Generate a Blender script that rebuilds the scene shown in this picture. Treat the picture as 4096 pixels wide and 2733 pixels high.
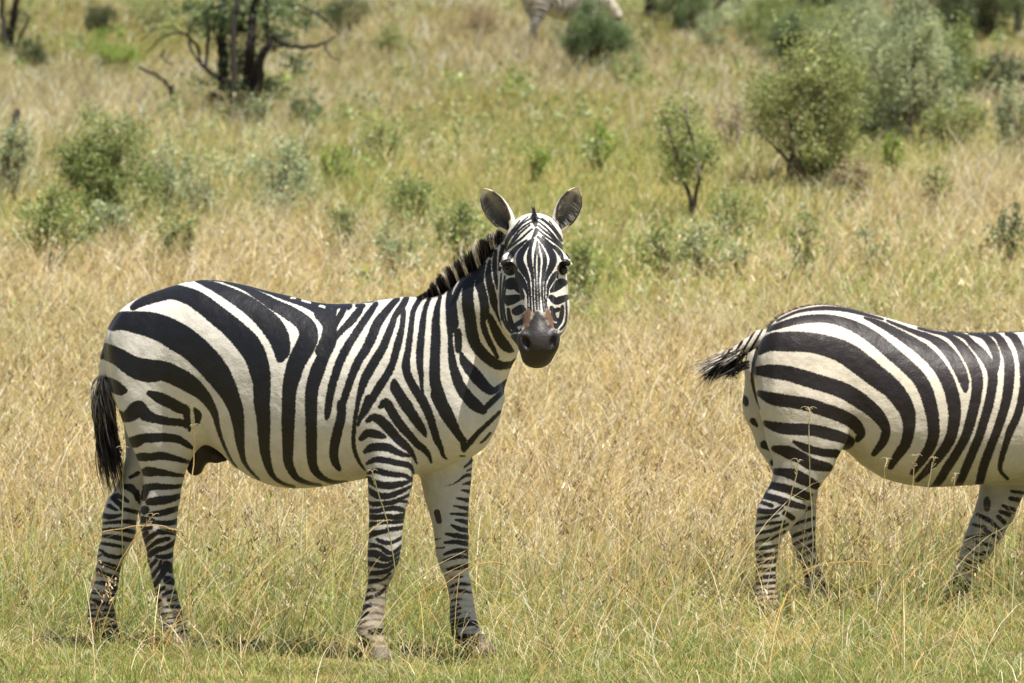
import bpy, math, random
import numpy as np

for _o in list(bpy.data.objects):
    bpy.data.objects.remove(_o)
scene = bpy.context.scene
COL = scene.collection

# ------------------------------------------------------------------ camera, sky, sun, exposure
FPX, CAM_H, HORIZON_V = 22140.0, 1.8, 637.0
PITCH = math.atan((1366.5 - HORIZON_V) / FPX)
cam_data = bpy.data.cameras.new("camera")
cam = bpy.data.objects.new("camera", cam_data)
COL.objects.link(cam)
cam.location = (0, 0, CAM_H)
cam.rotation_euler = (math.radians(90) - PITCH, 0, 0)
cam_data.sensor_width = 36.0
cam_data.lens = FPX / 4096 * 36.0
cam_data.clip_start = 0.5
cam_data.clip_end = 3000
cam_data.dof.use_dof = True
cam_data.dof.focus_distance = 19.9
cam_data.dof.aperture_fstop = 7.8
scene.camera = cam

SUN_DIR = np.array([0.27, -0.27, 1.0])
SUN_DIR = SUN_DIR / np.linalg.norm(SUN_DIR)
SUN_EL = math.asin(SUN_DIR[2])
SUN_AZ = math.atan2(SUN_DIR[0], SUN_DIR[1])
world = bpy.data.worlds.new("World")
scene.world = world
world.use_nodes = True
wn, wl = world.node_tree.nodes, world.node_tree.links
wn.clear()
sky = wn.new("ShaderNodeTexSky")
sky.sky_type = 'NISHITA'
sky.sun_disc = False
sky.sun_elevation = SUN_EL
sky.sun_rotation = SUN_AZ
bg = wn.new("ShaderNodeBackground")
bg.inputs["Strength"].default_value = 0.065
wo = wn.new("ShaderNodeOutputWorld")
wl.new(sky.outputs[0], bg.inputs["Color"])
wl.new(bg.outputs[0], wo.inputs["Surface"])
sun_data = bpy.data.lights.new("sun", 'SUN')
sun_data.energy = 5.0
sun_data.angle = math.radians(0.53)
sun_data.color = (1.0, 0.95, 0.87)
sun = bpy.data.objects.new("sun", sun_data)
COL.objects.link(sun)
sun.location = (10, -10, 40)
from mathutils import Vector
sun.rotation_euler = Vector(-SUN_DIR).to_track_quat('-Z', 'Y').to_euler()
scene.view_settings.view_transform = 'Standard'
scene.view_settings.look = 'None'
scene.view_settings.exposure = 0.95
scene.view_settings.gamma = 1.0
scene.cycles.max_bounces = 6
scene.cycles.diffuse_bounces = 3
scene.cycles.transmission_bounces = 3
scene.cycles.transparent_max_bounces = 4
scene.render.film_transparent = False

# ------------------------------------------------------------------ measuring helpers
CP, SP = math.cos(PITCH), math.sin(PITCH)

def at(u, v, Y):
    """the point of the place seen at photo pixel (u, v) that lies Y metres away"""
    xc = (np.asarray(u, float) - 2048.0) / FPX
    yc = (1366.5 - np.asarray(v, float)) / FPX
    dy = yc * SP + CP
    dz = yc * CP - SP
    t = Y / dy
    return np.stack(np.broadcast_arrays(xc * t, np.asarray(Y, float) + 0 * t, CAM_H + dz * t), -1)

def chart(P):
    P = np.asarray(P, float)
    x, y, z = P[..., 0], P[..., 1], P[..., 2] - CAM_H
    depth = y * CP - z * SP
    up = y * SP + z * CP
    return 2048.0 + FPX * x / depth, 1366.5 - FPX * up / depth

def vnoise(x, y, scale, seed, octaves=1):
    rng = np.random.RandomState(seed)
    g = rng.rand(257, 257)
    out = np.zeros(np.broadcast(x, y).shape)
    amp, tot = 1.0, 0.0
    for o in range(octaves):
        fx, fy = np.asarray(x) / scale, np.asarray(y) / scale
        ix, iy = np.floor(fx).astype(int), np.floor(fy).astype(int)
        tx, ty = fx - ix, fy - iy
        tx, ty = tx * tx * (3 - 2 * tx), ty * ty * (3 - 2 * ty)
        a = g[ix % 257, iy % 257]; b = g[(ix + 1) % 257, iy % 257]
        c = g[ix % 257, (iy + 1) % 257]; d = g[(ix + 1) % 257, (iy + 1) % 257]
        out += amp * ((a * (1 - tx) + b * tx) * (1 - ty) + (c * (1 - tx) + d * tx) * ty)
        tot += amp
        amp *= 0.5; scale *= 0.5
    return out / tot

def terrain(x, y):
    x, y = np.asarray(x, float), np.asarray(y, float)
    t = np.clip((y - 21.5) / 3.0, 0, 1)
    rise = 0.0535 * np.maximum(y - 23.0, 0) * np.where(y < 24.5, t, 1.0)
    rise = np.where(y > 140, 0.0535 * 117 + 0.10 * (y - 140), rise)
    far = np.clip((y - 26) / 25, 0, 1)
    z = rise + far * 0.35 * (vnoise(x + 90, y + 30, 9.0, 3, 3) - 0.5)
    z = z + far * 0.5 * (vnoise(x + 300, y + 100, 30.0, 8, 2) - 0.5)
    z = z - 0.055 * np.exp(-(((x - 1.75) / 0.55) ** 2 + ((y - 22.1) / 0.7) ** 2))
    return z

_YS = np.concatenate([np.arange(18, 60, 0.05), np.arange(60, 160, 0.1)])
def ground_y(u, v):
    """how far away the ground is that shows at photo pixel (u, v)"""
    X = (u - 2048.0) / FPX * _YS
    _, vv = chart(np.stack([X, _YS, terrain(X, _YS)], -1))
    k = np.where(vv <= v)[0]
    return float(_YS[k[0]]) if len(k) else 150.0

# ------------------------------------------------------------------ object helpers
def link(name, me, parent=None, mats=()):
    o = bpy.data.objects.new(name, me)
    COL.objects.link(o)
    if parent is not None:
        o.parent = parent
    for m in mats:
        me.materials.append(m)
    return o

def tag(o, label=None, cat=None, group=None, kind=None):
    if label: o["label"] = label
    if cat: o["category"] = cat
    if group: o["group"] = group
    if kind: o["kind"] = kind
    return o

def empty(name, loc, label, cat, group=None):
    o = bpy.data.objects.new(name, None)
    o.empty_display_size = 0.1
    COL.objects.link(o)
    o.location = [float(c) for c in loc]
    return tag(o, label, cat, group)

def mesh_np(name, V, F, cols=None, smooth=True, floats=None):
    """V (n,3), F list of int arrays (m,k) -> mesh with a colour attribute 'col'"""
    me = bpy.data.meshes.new(name)
    if isinstance(F, np.ndarray):
        F = [F]
    F = [f for f in F if len(f)]
    me.vertices.add(len(V))
    me.vertices.foreach_set("co", np.ascontiguousarray(V, np.float32).ravel())
    nl = sum(f.size for f in F)
    npoly = sum(len(f) for f in F)
    me.loops.add(nl)
    me.loops.foreach_set("vertex_index", np.concatenate([f.ravel() for f in F]).astype(np.int32))
    me.polygons.add(npoly)
    starts, s = [], 0
    for f in F:
        starts.append(s + np.arange(len(f)) * f.shape[1]); s += f.size
    me.polygons.foreach_set("loop_start", np.concatenate(starts).astype(np.int32))
    me.update(calc_edges=True)
    if smooth:
        me.polygons.foreach_set("use_smooth", np.ones(npoly, bool))
    if cols is not None:
        a = me.color_attributes.new("col", 'FLOAT_COLOR', 'POINT')
        c4 = np.ones((len(V), 4), np.float32); c4[:, :3] = cols
        a.data.foreach_set("color", c4.ravel())
    for k, arr in (floats or {}).items():
        a = me.attributes.new(k, 'FLOAT', 'POINT')
        a.data.foreach_set("value", np.ascontiguousarray(arr, np.float32))
    return me

class Nodes:
    def __init__(self, name):
        self.m = bpy.data.materials.new(name)
        self.m.use_nodes = True
        self.t = self.m.node_tree
        self.t.nodes.clear()
        self.out = self.t.nodes.new("ShaderNodeOutputMaterial")
    def n(self, typ, **kw):
        nd = self.t.nodes.new(typ)
        for k, v in kw.items():
            if k.startswith("i_"):
                key = k[2:]
                nd.inputs[int(key) if key.isdigit() else key.replace("_", " ")].default_value = v
            else:
                setattr(nd, k, v)
        return nd
    def l(self, a, b):
        self.t.links.new(a, b)

def leafy_material(name, translucency=0.35, rough=0.6, spec=0.25):
    k = Nodes(name)
    at_ = k.n("ShaderNodeAttribute", attribute_name="col")
    p = k.n("ShaderNodeBsdfPrincipled")
    p.inputs["Roughness"].default_value = rough
    p.inputs["Specular IOR Level"].default_value = spec
    tr = k.n("ShaderNodeBsdfTranslucent")
    mx = k.n("ShaderNodeMixShader")
    mx.inputs[0].default_value = translucency
    k.l(at_.outputs["Color"], p.inputs["Base Color"])
    k.l(at_.outputs["Color"], tr.inputs["Color"])
    k.l(p.outputs[0], mx.inputs[1]); k.l(tr.outputs[0], mx.inputs[2])
    k.l(mx.outputs[0], k.out.inputs["Surface"])
    return k.m

def bark_material(name):
    k = Nodes(name)
    at_ = k.n("ShaderNodeAttribute", attribute_name="col")
    nz = k.n("ShaderNodeTexNoise", i_Scale=30.0, i_Detail=4.0)
    mp = k.n("ShaderNodeMapRange"); mp.inputs[3].default_value = 0.6; mp.inputs[4].default_value = 1.3
    mul = k.n("ShaderNodeVectorMath", operation='SCALE')
    k.l(nz.outputs["Fac"], mp.inputs[0])
    k.l(at_.outputs["Color"], mul.inputs[0]); k.l(mp.outputs[0], mul.inputs["Scale"])
    p = k.n("ShaderNodeBsdfPrincipled"); p.inputs["Roughness"].default_value = 0.9
    p.inputs["Specular IOR Level"].default_value = 0.15
    bp = k.n("ShaderNodeBump", i_Strength=0.5, i_Distance=0.02)
    k.l(nz.outputs["Fac"], bp.inputs["Height"]); k.l(bp.outputs[0], p.inputs["Normal"])
    k.l(mul.outputs[0], p.inputs["Base Color"]); k.l(p.outputs[0], k.out.inputs["Surface"])
    return k.m

M_GRASS = leafy_material("grass_blade", 0.45, 0.5, 0.35)
M_LEAF = leafy_material("leaf", 0.36, 0.45, 0.4)
M_BARK = bark_material("bark")

def hair_material(name):
    k = Nodes(name)
    at_ = k.n("ShaderNodeAttribute", attribute_name="col")
    p = k.n("ShaderNodeBsdfPrincipled"); p.inputs["Roughness"].default_value = 0.45
    p.inputs["Specular IOR Level"].default_value = 0.4
    k.l(at_.outputs["Color"], p.inputs["Base Color"]); k.l(p.outputs[0], k.out.inputs["Surface"])
    return k.m
M_HAIR = hair_material("coarse_hair")

def coat_material(name, black, noise_scale=1.0):
    """short animal coat: 'stripe' is how far (in chart units) a point lies outside the dark stripes"""
    k = Nodes(name)
    st = k.n("ShaderNodeAttribute", attribute_name="stripe")
    co = k.n("ShaderNodeAttribute", attribute_name="col")
    tc = k.n("ShaderNodeTexCoord")
    nz = k.n("ShaderNodeTexNoise", i_Scale=150.0, i_Detail=4.0)
    k.l(tc.outputs["Object"], nz.inputs["Vector"])
    j = k.n("ShaderNodeMath", operation='MULTIPLY_ADD')
    j.inputs[1].default_value = 12.0; j.inputs[2].default_value = -6.0
    k.l(nz.outputs["Fac"], j.inputs[0])
    ad = k.n("ShaderNodeMath", operation='ADD')
    k.l(st.outputs["Fac"], ad.inputs[0]); k.l(j.outputs[0], ad.inputs[1])
    mr = k.n("ShaderNodeMapRange"); mr.interpolation_type = 'SMOOTHSTEP'
    mr.inputs[1].default_value = -3.0; mr.inputs[2].default_value = 3.0
    k.l(ad.outputs[0], mr.inputs[0])
    # hair-fine variation of the pale coat and of the dark stripes
    n2 = k.n("ShaderNodeTexNoise", i_Scale=22.0, i_Detail=5.0, i_Roughness=0.65)
    k.l(tc.outputs["Object"], n2.inputs["Vector"])
    m2 = k.n("ShaderNodeMapRange"); m2.inputs[1].default_value = 0.3; m2.inputs[2].default_value = 0.7
    m2.inputs[3].default_value = 0.86; m2.inputs[4].default_value = 1.08
    k.l(n2.outputs["Fac"], m2.inputs[0])
    sc = k.n("ShaderNodeVectorMath", operation='SCALE')
    k.l(co.outputs["Color"], sc.inputs[0]); k.l(m2.outputs[0], sc.inputs["Scale"])
    bk = k.n("ShaderNodeMix", data_type='RGBA')
    bk.inputs[6].default_value = (*[c * 0.65 for c in black], 1)
    bk.inputs[7].default_value = (*[c * 1.5 for c in black], 1)
    k.l(n2.outputs["Fac"], bk.inputs[0])
    mx = k.n("ShaderNodeMix", data_type='RGBA')
    k.l(mr.outputs[0], mx.inputs[0]); k.l(bk.outputs[2], mx.inputs[6]); k.l(sc.outputs[0], mx.inputs[7])
    p = k.n("ShaderNodeBsdfPrincipled")
    p.inputs["Roughness"].default_value = 0.5
    p.inputs["Specular IOR Level"].default_value = 0.32
    p.inputs["Sheen Weight"].default_value = 0.03
    p.inputs["Sheen Roughness"].default_value = 0.4
    n3 = k.n("ShaderNodeTexNoise", i_Scale=200.0, i_Detail=2.0)
    n4 = k.n("ShaderNodeTexNoise", i_Scale=14.0, i_Detail=3.0)
    k.l(tc.outputs["Object"], n3.inputs["Vector"]); k.l(tc.outputs["Object"], n4.inputs["Vector"])
    b1 = k.n("ShaderNodeBump", i_Strength=0.5, i_Distance=0.0018)
    b2 = k.n("ShaderNodeBump", i_Strength=0.55, i_Distance=0.014)
    k.l(n4.outputs["Fac"], b2.inputs["Height"]); k.l(n3.outputs["Fac"], b1.inputs["Height"])
    k.l(b2.outputs[0], b1.inputs["Normal"]); k.l(b1.outputs[0], p.inputs["Normal"])
    k.l(mx.outputs[2], p.inputs["Base Color"]); k.l(p.outputs[0], k.out.inputs["Surface"])
    return k.m

# ------------------------------------------------------------------ ground
def soil_material():
    k = Nodes("soil_and_thatch")
    tc = k.n("ShaderNodeTexCoord")
    n1 = k.n("ShaderNodeTexNoise", i_Scale=0.35, i_Detail=6.0)
    n2 = k.n("ShaderNodeTexNoise", i_Scale=14.0, i_Detail=5.0)
    k.l(tc.outputs["Object"], n1.inputs["Vector"]); k.l(tc.outputs["Object"], n2.inputs["Vector"])
    r1 = k.n("ShaderNodeValToRGB")
    r1.color_ramp.elements[0].position = 0.35; r1.color_ramp.elements[0].color = (0.20, 0.18, 0.075, 1)
    r1.color_ramp.elements[1].position = 0.65; r1.color_ramp.elements[1].color = (0.30, 0.235, 0.115, 1)
    r2 = k.n("ShaderNodeValToRGB")
    r2.color_ramp.elements[0].color = (0.5, 0.5, 0.45, 1); r2.color_ramp.elements[1].color = (1.3, 1.25, 1.1, 1)
    k.l(n1.outputs["Fac"], r1.inputs[0]); k.l(n2.outputs["Fac"], r2.inputs[0])
    mu = k.n("ShaderNodeVectorMath", operation='MULTIPLY')
    k.l(r1.outputs[0], mu.inputs[0]); k.l(r2.outputs[0], mu.inputs[1])
    p = k.n("ShaderNodeBsdfPrincipled"); p.inputs["Roughness"].default_value = 1.0
    p.inputs["Specular IOR Level"].default_value = 0.0
    b = k.n("ShaderNodeBump", i_Strength=0.8, i_Distance=0.03)
    k.l(n2.outputs["Fac"], b.inputs["Height"]); k.l(b.outputs[0], p.inputs["Normal"])
    k.l(mu.outputs[0], p.inputs["Base Color"]); k.l(p.outputs[0], k.out.inputs["Surface"])
    return k.m

def build_ground():
    ys = np.concatenate([np.arange(-20, 17, 1.5), np.arange(17, 26, 0.12), np.arange(26, 140, 0.6), np.linspace(140, 900, 60)])
    xs = np.concatenate([np.linspace(-400, -25, 24), np.arange(-24, 24.01, 0.5), np.linspace(25, 400, 24)])
    X, Y = np.meshgrid(xs, ys)
    V = np.stack([X, Y, terrain(X, Y)], -1).reshape(-1, 3)
    nx, ny = len(xs), len(ys)
    i = np.arange(ny - 1)[:, None] * nx + np.arange(nx - 1)[None]
    F = np.stack([i, i + 1, i + nx + 1, i + nx], -1).reshape(-1, 4)
    o = link("ground", mesh_np("ground", V, F), None, [soil_material()])
    tag(o, "grassy slope rising behind the zebras", "ground", kind="structure")
build_ground()
# ------------------------------------------------------------------ smooth bodies grown from rounded masses
class Mass:
    """one rounded mass: fn(x, y, z) -> distance, with its bounding box"""
    def __init__(self, fn, lo, hi, k=0.03, cut=False, grp='body'):
        self.fn, self.lo, self.hi, self.k, self.cut, self.grp = fn, np.array(lo), np.array(hi), k, cut, grp

def ell(c, r, k=0.03, cut=False, grp='body', ang=0.0):
    """ellipsoid, optionally turned by ang in the X-Z plane"""
    c = np.array(c, float); r = np.array(r, float); ca, sa = math.cos(ang), math.sin(ang)
    def fn(x, y, z):
        dx, dy, dz = x - c[0], y - c[1], z - c[2]
        ax, az = ca * dx + sa * dz, -sa * dx + ca * dz
        q = np.sqrt((ax / r[0]) ** 2 + (dy / r[1]) ** 2 + (az / r[2]) ** 2)
        g = np.sqrt((ax / r[0] ** 2) ** 2 + (dy / r[1] ** 2) ** 2 + (az / r[2] ** 2) ** 2)
        return q * (q - 1.0) / np.maximum(g, 1e-6)
    m = max(r) if ang else r
    return Mass(fn, c - m, c + m, k, cut, grp)

def tube(nodes, k=0.03, grp='body', sy=1.0):
    """chain of rounded cones; nodes = [(x, y, z, radius[, lateral squash])]"""
    N = [tuple(n) + ((sy,) if len(n) == 4 else ()) for n in nodes]
    def fn(x, y, z):
        best = None
        for a, b in zip(N[:-1], N[1:]):
            s = 0.5 * (a[4] + b[4])
            ba = (b[0] - a[0], (b[1] - a[1]) / s, b[2] - a[2])
            L2 = ba[0] ** 2 + ba[1] ** 2 + ba[2] ** 2 + 1e-12
            px, py, pz = x - a[0], (y - a[1]) / s, z - a[2]
            t = np.clip((px * ba[0] + py * ba[1] + pz * ba[2]) / L2, 0, 1)
            ss = a[4] + (b[4] - a[4]) * t
            py = (y - a[1] - (b[1] - a[1]) * t) / ss
            d = np.sqrt((px - ba[0] * t) ** 2 + py ** 2 + (pz - ba[2] * t) ** 2) - (a[3] + (b[3] - a[3]) * t)
            d = d * np.minimum(1.0, 0.35 + 0.65 * ss)
            if best is None: best = d
            else:
                h = np.clip(0.5 + 0.5 * (best - d) / 0.012, 0, 1)
                best = best * (1 - h) + d * h - 0.012 * h * (1 - h)
        return best
    A = np.array([n[:3] for n in N]); R = np.array([n[3] for n in N])[:, None]
    return Mass(fn, (A - R).min(0), (A + R).max(0), k, False, grp)

def smooth_tab(t, xs, n=9):
    t = np.array(t, float)
    xx = np.linspace(t[0, 0], t[-1, 0], 400)
    yy = np.interp(xx, t[:, 0], t[:, 1])
    ker = np.hanning(n + 2)[1:-1]; ker /= ker.sum()
    yp = np.concatenate([2 * yy[0] - yy[n:0:-1], yy, 2 * yy[-1] - yy[-2:-n - 2:-1]])
    yy = np.convolve(yp, ker, 'same')[n:-n]
    return np.interp(xs, xx, yy)

def barrel(top, bot, hw, ymid, k=0.03, power=2.25):
    """trunk from side outline: tables (x, z) for top and bottom, (x, half width), (x, centre y)"""
    x0, x1 = top[0][0], top[-1][0]
    xs = np.linspace(x0, x1, 600)
    T, B, Wd, Ym = (smooth_tab(t, xs) for t in (top, bot, hw, ymid))
    H = np.maximum((T - B) / 2, 0.002); Cz = (T + B) / 2; Wd = np.maximum(Wd, 0.002)
    def fn(x, y, z):
        xc = np.clip(x, x0, x1)
        h = np.interp(xc, xs, H); cz = np.interp(xc, xs, Cz); w = np.interp(xc, xs, Wd); ym = np.interp(xc, xs, Ym)
        a, b = np.abs(y - ym) / w, np.abs(z - cz) / h
        q = (a ** power + b ** power) ** (1 / power)
        d = (q - 1) * np.minimum(h, w)
        ex = np.maximum(np.abs(x - xc), 0)
        return np.where(ex > 0, np.maximum(d, 0) + ex, d) + 0 * (x + y + z)
    lo = [x0, (Ym - Wd).min(), B.min()]; hi = [x1, (Ym + Wd).max(), T.max()]
    return Mass(fn, lo, hi, k)

def grow(masses, res):
    pad = 0.05
    lo = np.min([m.lo for m in masses if not m.cut], 0) - pad
    hi = np.max([m.hi for m in masses if not m.cut], 0) + pad
    n = np.ceil((hi - lo) / res).astype(int) + 1
    ax = [lo[i] + res * np.arange(n[i]) for i in range(3)]
    f = np.full(n, 0.2, np.float32)
    for m in masses:
        g = m.k + 3 * res
        a = np.maximum(np.floor((m.lo - g - lo) / res).astype(int), 0)
        b = np.minimum(np.ceil((m.hi + g - lo) / res).astype(int) + 1, n)
        sl = tuple(slice(a[i], b[i]) for i in range(3))
        x = ax[0][sl[0]][:, None, None]; y = ax[1][sl[1]][None, :, None]; z = ax[2][sl[2]][None, None, :]
        d = m.fn(x.astype(np.float32), y.astype(np.float32), z.astype(np.float32))
        o = f[sl]
        if m.cut:
            d = -d
            h = np.clip(0.5 - 0.5 * (o - d) / m.k, 0, 1)
            f[sl] = o * (1 - h) + d * h + m.k * h * (1 - h)
        else:
            h = np.clip(0.5 + 0.5 * (o - d) / m.k, 0, 1)
            f[sl] = o * (1 - h) + d * h - m.k * h * (1 - h)
    return surface_nets(f, lo, res)

def surface_nets(f, lo, res):
    ins = f < 0
    c = np.zeros(np.array(f.shape) - 1, np.int8)
    offs = [(i, j, k) for i in (0, 1) for j in (0, 1) for k in (0, 1)]
    nx, ny, nz = c.shape
    for i, j, k in offs:
        c += ins[i:i + nx, j:j + ny, k:k + nz]
    idx = np.argwhere((c > 0) & (c < 8))
    vid = np.full(c.shape, -1, np.int32)
    vid[idx[:, 0], idx[:, 1], idx[:, 2]] = np.arange(len(idx))
    val = {o: f[idx[:, 0] + o[0], idx[:, 1] + o[1], idx[:, 2] + o[2]] for o in offs}
    acc = np.zeros((len(idx), 3)); cnt = np.zeros(len(idx))
    for o in offs:
        for axn in range(3):
            if o[axn] == 0:
                p = list(o); p[axn] = 1; p = tuple(p)
                a, b = val[o], val[p]
                m = (a < 0) != (b < 0)
                t = np.where(m, a / np.where(m, a - b, 1), 0)
                pt = np.tile(np.array(o, float), (len(idx), 1)); pt[:, axn] += t
                acc += np.where(m[:, None], pt, 0); cnt += m
    V = lo + res * (idx + acc / cnt[:, None])
    quads = []
    for axn in range(3):
        u, w = (axn + 1) % 3, (axn + 2) % 3
        s0 = [slice(None)] * 3; s1 = [slice(None)] * 3
        s0[axn] = slice(0, -1); s1[axn] = slice(1, None)
        ch = np.argwhere(ins[tuple(s0)] != ins[tuple(s1)])
        ok = (ch[:, u] > 0) & (ch[:, w] > 0) & (ch[:, u] < f.shape[u] - 1) & (ch[:, w] < f.shape[w] - 1)
        ch = ch[ok]
        q = []
        for du, dw in ((-1, -1), (0, -1), (0, 0), (-1, 0)):
            p = ch.copy(); p[:, u] += du; p[:, w] += dw
            q.append(vid[p[:, 0], p[:, 1], p[:, 2]])
        q = np.stack(q, -1)
        flip = ~ins[ch[:, 0], ch[:, 1], ch[:, 2]]
        q[flip] = q[flip][:, ::-1]
        quads.append(q)
    return V, np.concatenate(quads)

def refine(V, Q):
    """one smooth subdivision, applied"""
    me = mesh_np("tmp", V, Q)
    o = bpy.data.objects.new("tmp", me); COL.objects.link(o)
    md = o.modifiers.new("s", 'SUBSURF'); md.levels = 1; md.render_levels = 1
    dg = bpy.context.evaluated_depsgraph_get()
    ev = o.evaluated_get(dg).to_mesh()
    n = len(ev.vertices); co = np.empty(n * 3, np.float32); ev.vertices.foreach_get("co", co)
    li = np.empty(len(ev.loops), np.int32); ev.loops.foreach_get("vertex_index", li)
    o.evaluated_get(dg).to_mesh_clear()
    bpy.data.objects.remove(o); bpy.data.meshes.remove(me)
    return co.reshape(-1, 3).astype(float), li.reshape(-1, 4)

# ------------------------------------------------------------------ stripes: strokes in flank charts
CH = {'A': (300, 1000, .7013), 'P': (1300, 1150, .3189), 'Q': (1600, 1150, .3189), 'T': (400, 1500, .3189),
      'H': (300, 1950, .4464), 'L': (1400, 2050, .4019), 'K': (1400, 1600, .3188), 'E': (1900, 720, .2551),
      'F': (1900, 1080, .2551), 'N': (1700, 900, .5102), 'Z': (2700, 1150, .594), 'Y': (2800, 1800, .574),
      'X': (0, 0, 1.0)}

def stroke_list(text):
    """'chart mask colour: x,y,w x,y,w ...' per line"""
    out = []
    for line in text.strip().splitlines():
        line = line.strip()
        if not line: continue
        head, body = line.split(':')
        c, mask, col = head.split()
        ox, oy, s = CH[c]
        P = np.array([[float(q) for q in p.split(',')] for p in body.split()])
        P[:, 0] = ox + s * P[:, 0]; P[:, 1] = oy + s * P[:, 1]; P[:, 2] *= s
        out.append((mask, col, P))
    return out

def stroke_dist(u, v, P):
    best = np.full(len(u), 1e9)
    pts = P if len(P) > 1 else np.concatenate([P, P + [0.01, 0, 0]])
    # round the corners of the stroke
    if len(pts) > 2:
        t = np.linspace(0, len(pts) - 1, (len(pts) - 1) * 4 + 1)
        i = np.minimum(t.astype(int), len(pts) - 2); f = (t - i)[:, None]
        p0 = pts[np.maximum(i - 1, 0)]; p1 = pts[i]; p2 = pts[i + 1]; p3 = pts[np.minimum(i + 2, len(pts) - 1)]
        pts = 0.5 * (2 * p1 + (p2 - p0) * f + (2 * p0 - 5 * p1 + 4 * p2 - p3) * f ** 2 + (3 * p1 - p0 - 3 * p2 + p3) * f ** 3)
        pts[:, 2] = np.maximum(pts[:, 2], 2)
    for a, b in zip(pts[:-1], pts[1:]):
        bx, by = b[0] - a[0], b[1] - a[1]
        t = np.clip(((u - a[0]) * bx + (v - a[1]) * by) / (bx * bx + by * by + 1e-9), 0, 1)
        d = np.hypot(u - a[0] - bx * t, v - a[1] - by * t) - 0.5 * (a[2] + (b[2] - a[2]) * t)
        np.minimum(best, d, out=best)
    return best

def paint(u, v, strokes, masks, base=14.0, lim=14.0):
    f = np.full(len(u), base)
    for mask, col, P in strokes:
        m = P[:, 2].max() / 2 + lim
        sel = np.where(masks[mask] & (u > P[:, 0].min() - m) & (u < P[:, 0].max() + m)
                       & (v > P[:, 1].min() - m) & (v < P[:, 1].max() + m))[0]
        if not len(sel): continue
        d = stroke_dist(u[sel], v[sel], P)
        f[sel] = np.minimum(f[sel], d) if col == 'k' else np.maximum(f[sel], -d)
    return np.clip(f, -lim, lim)

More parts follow.
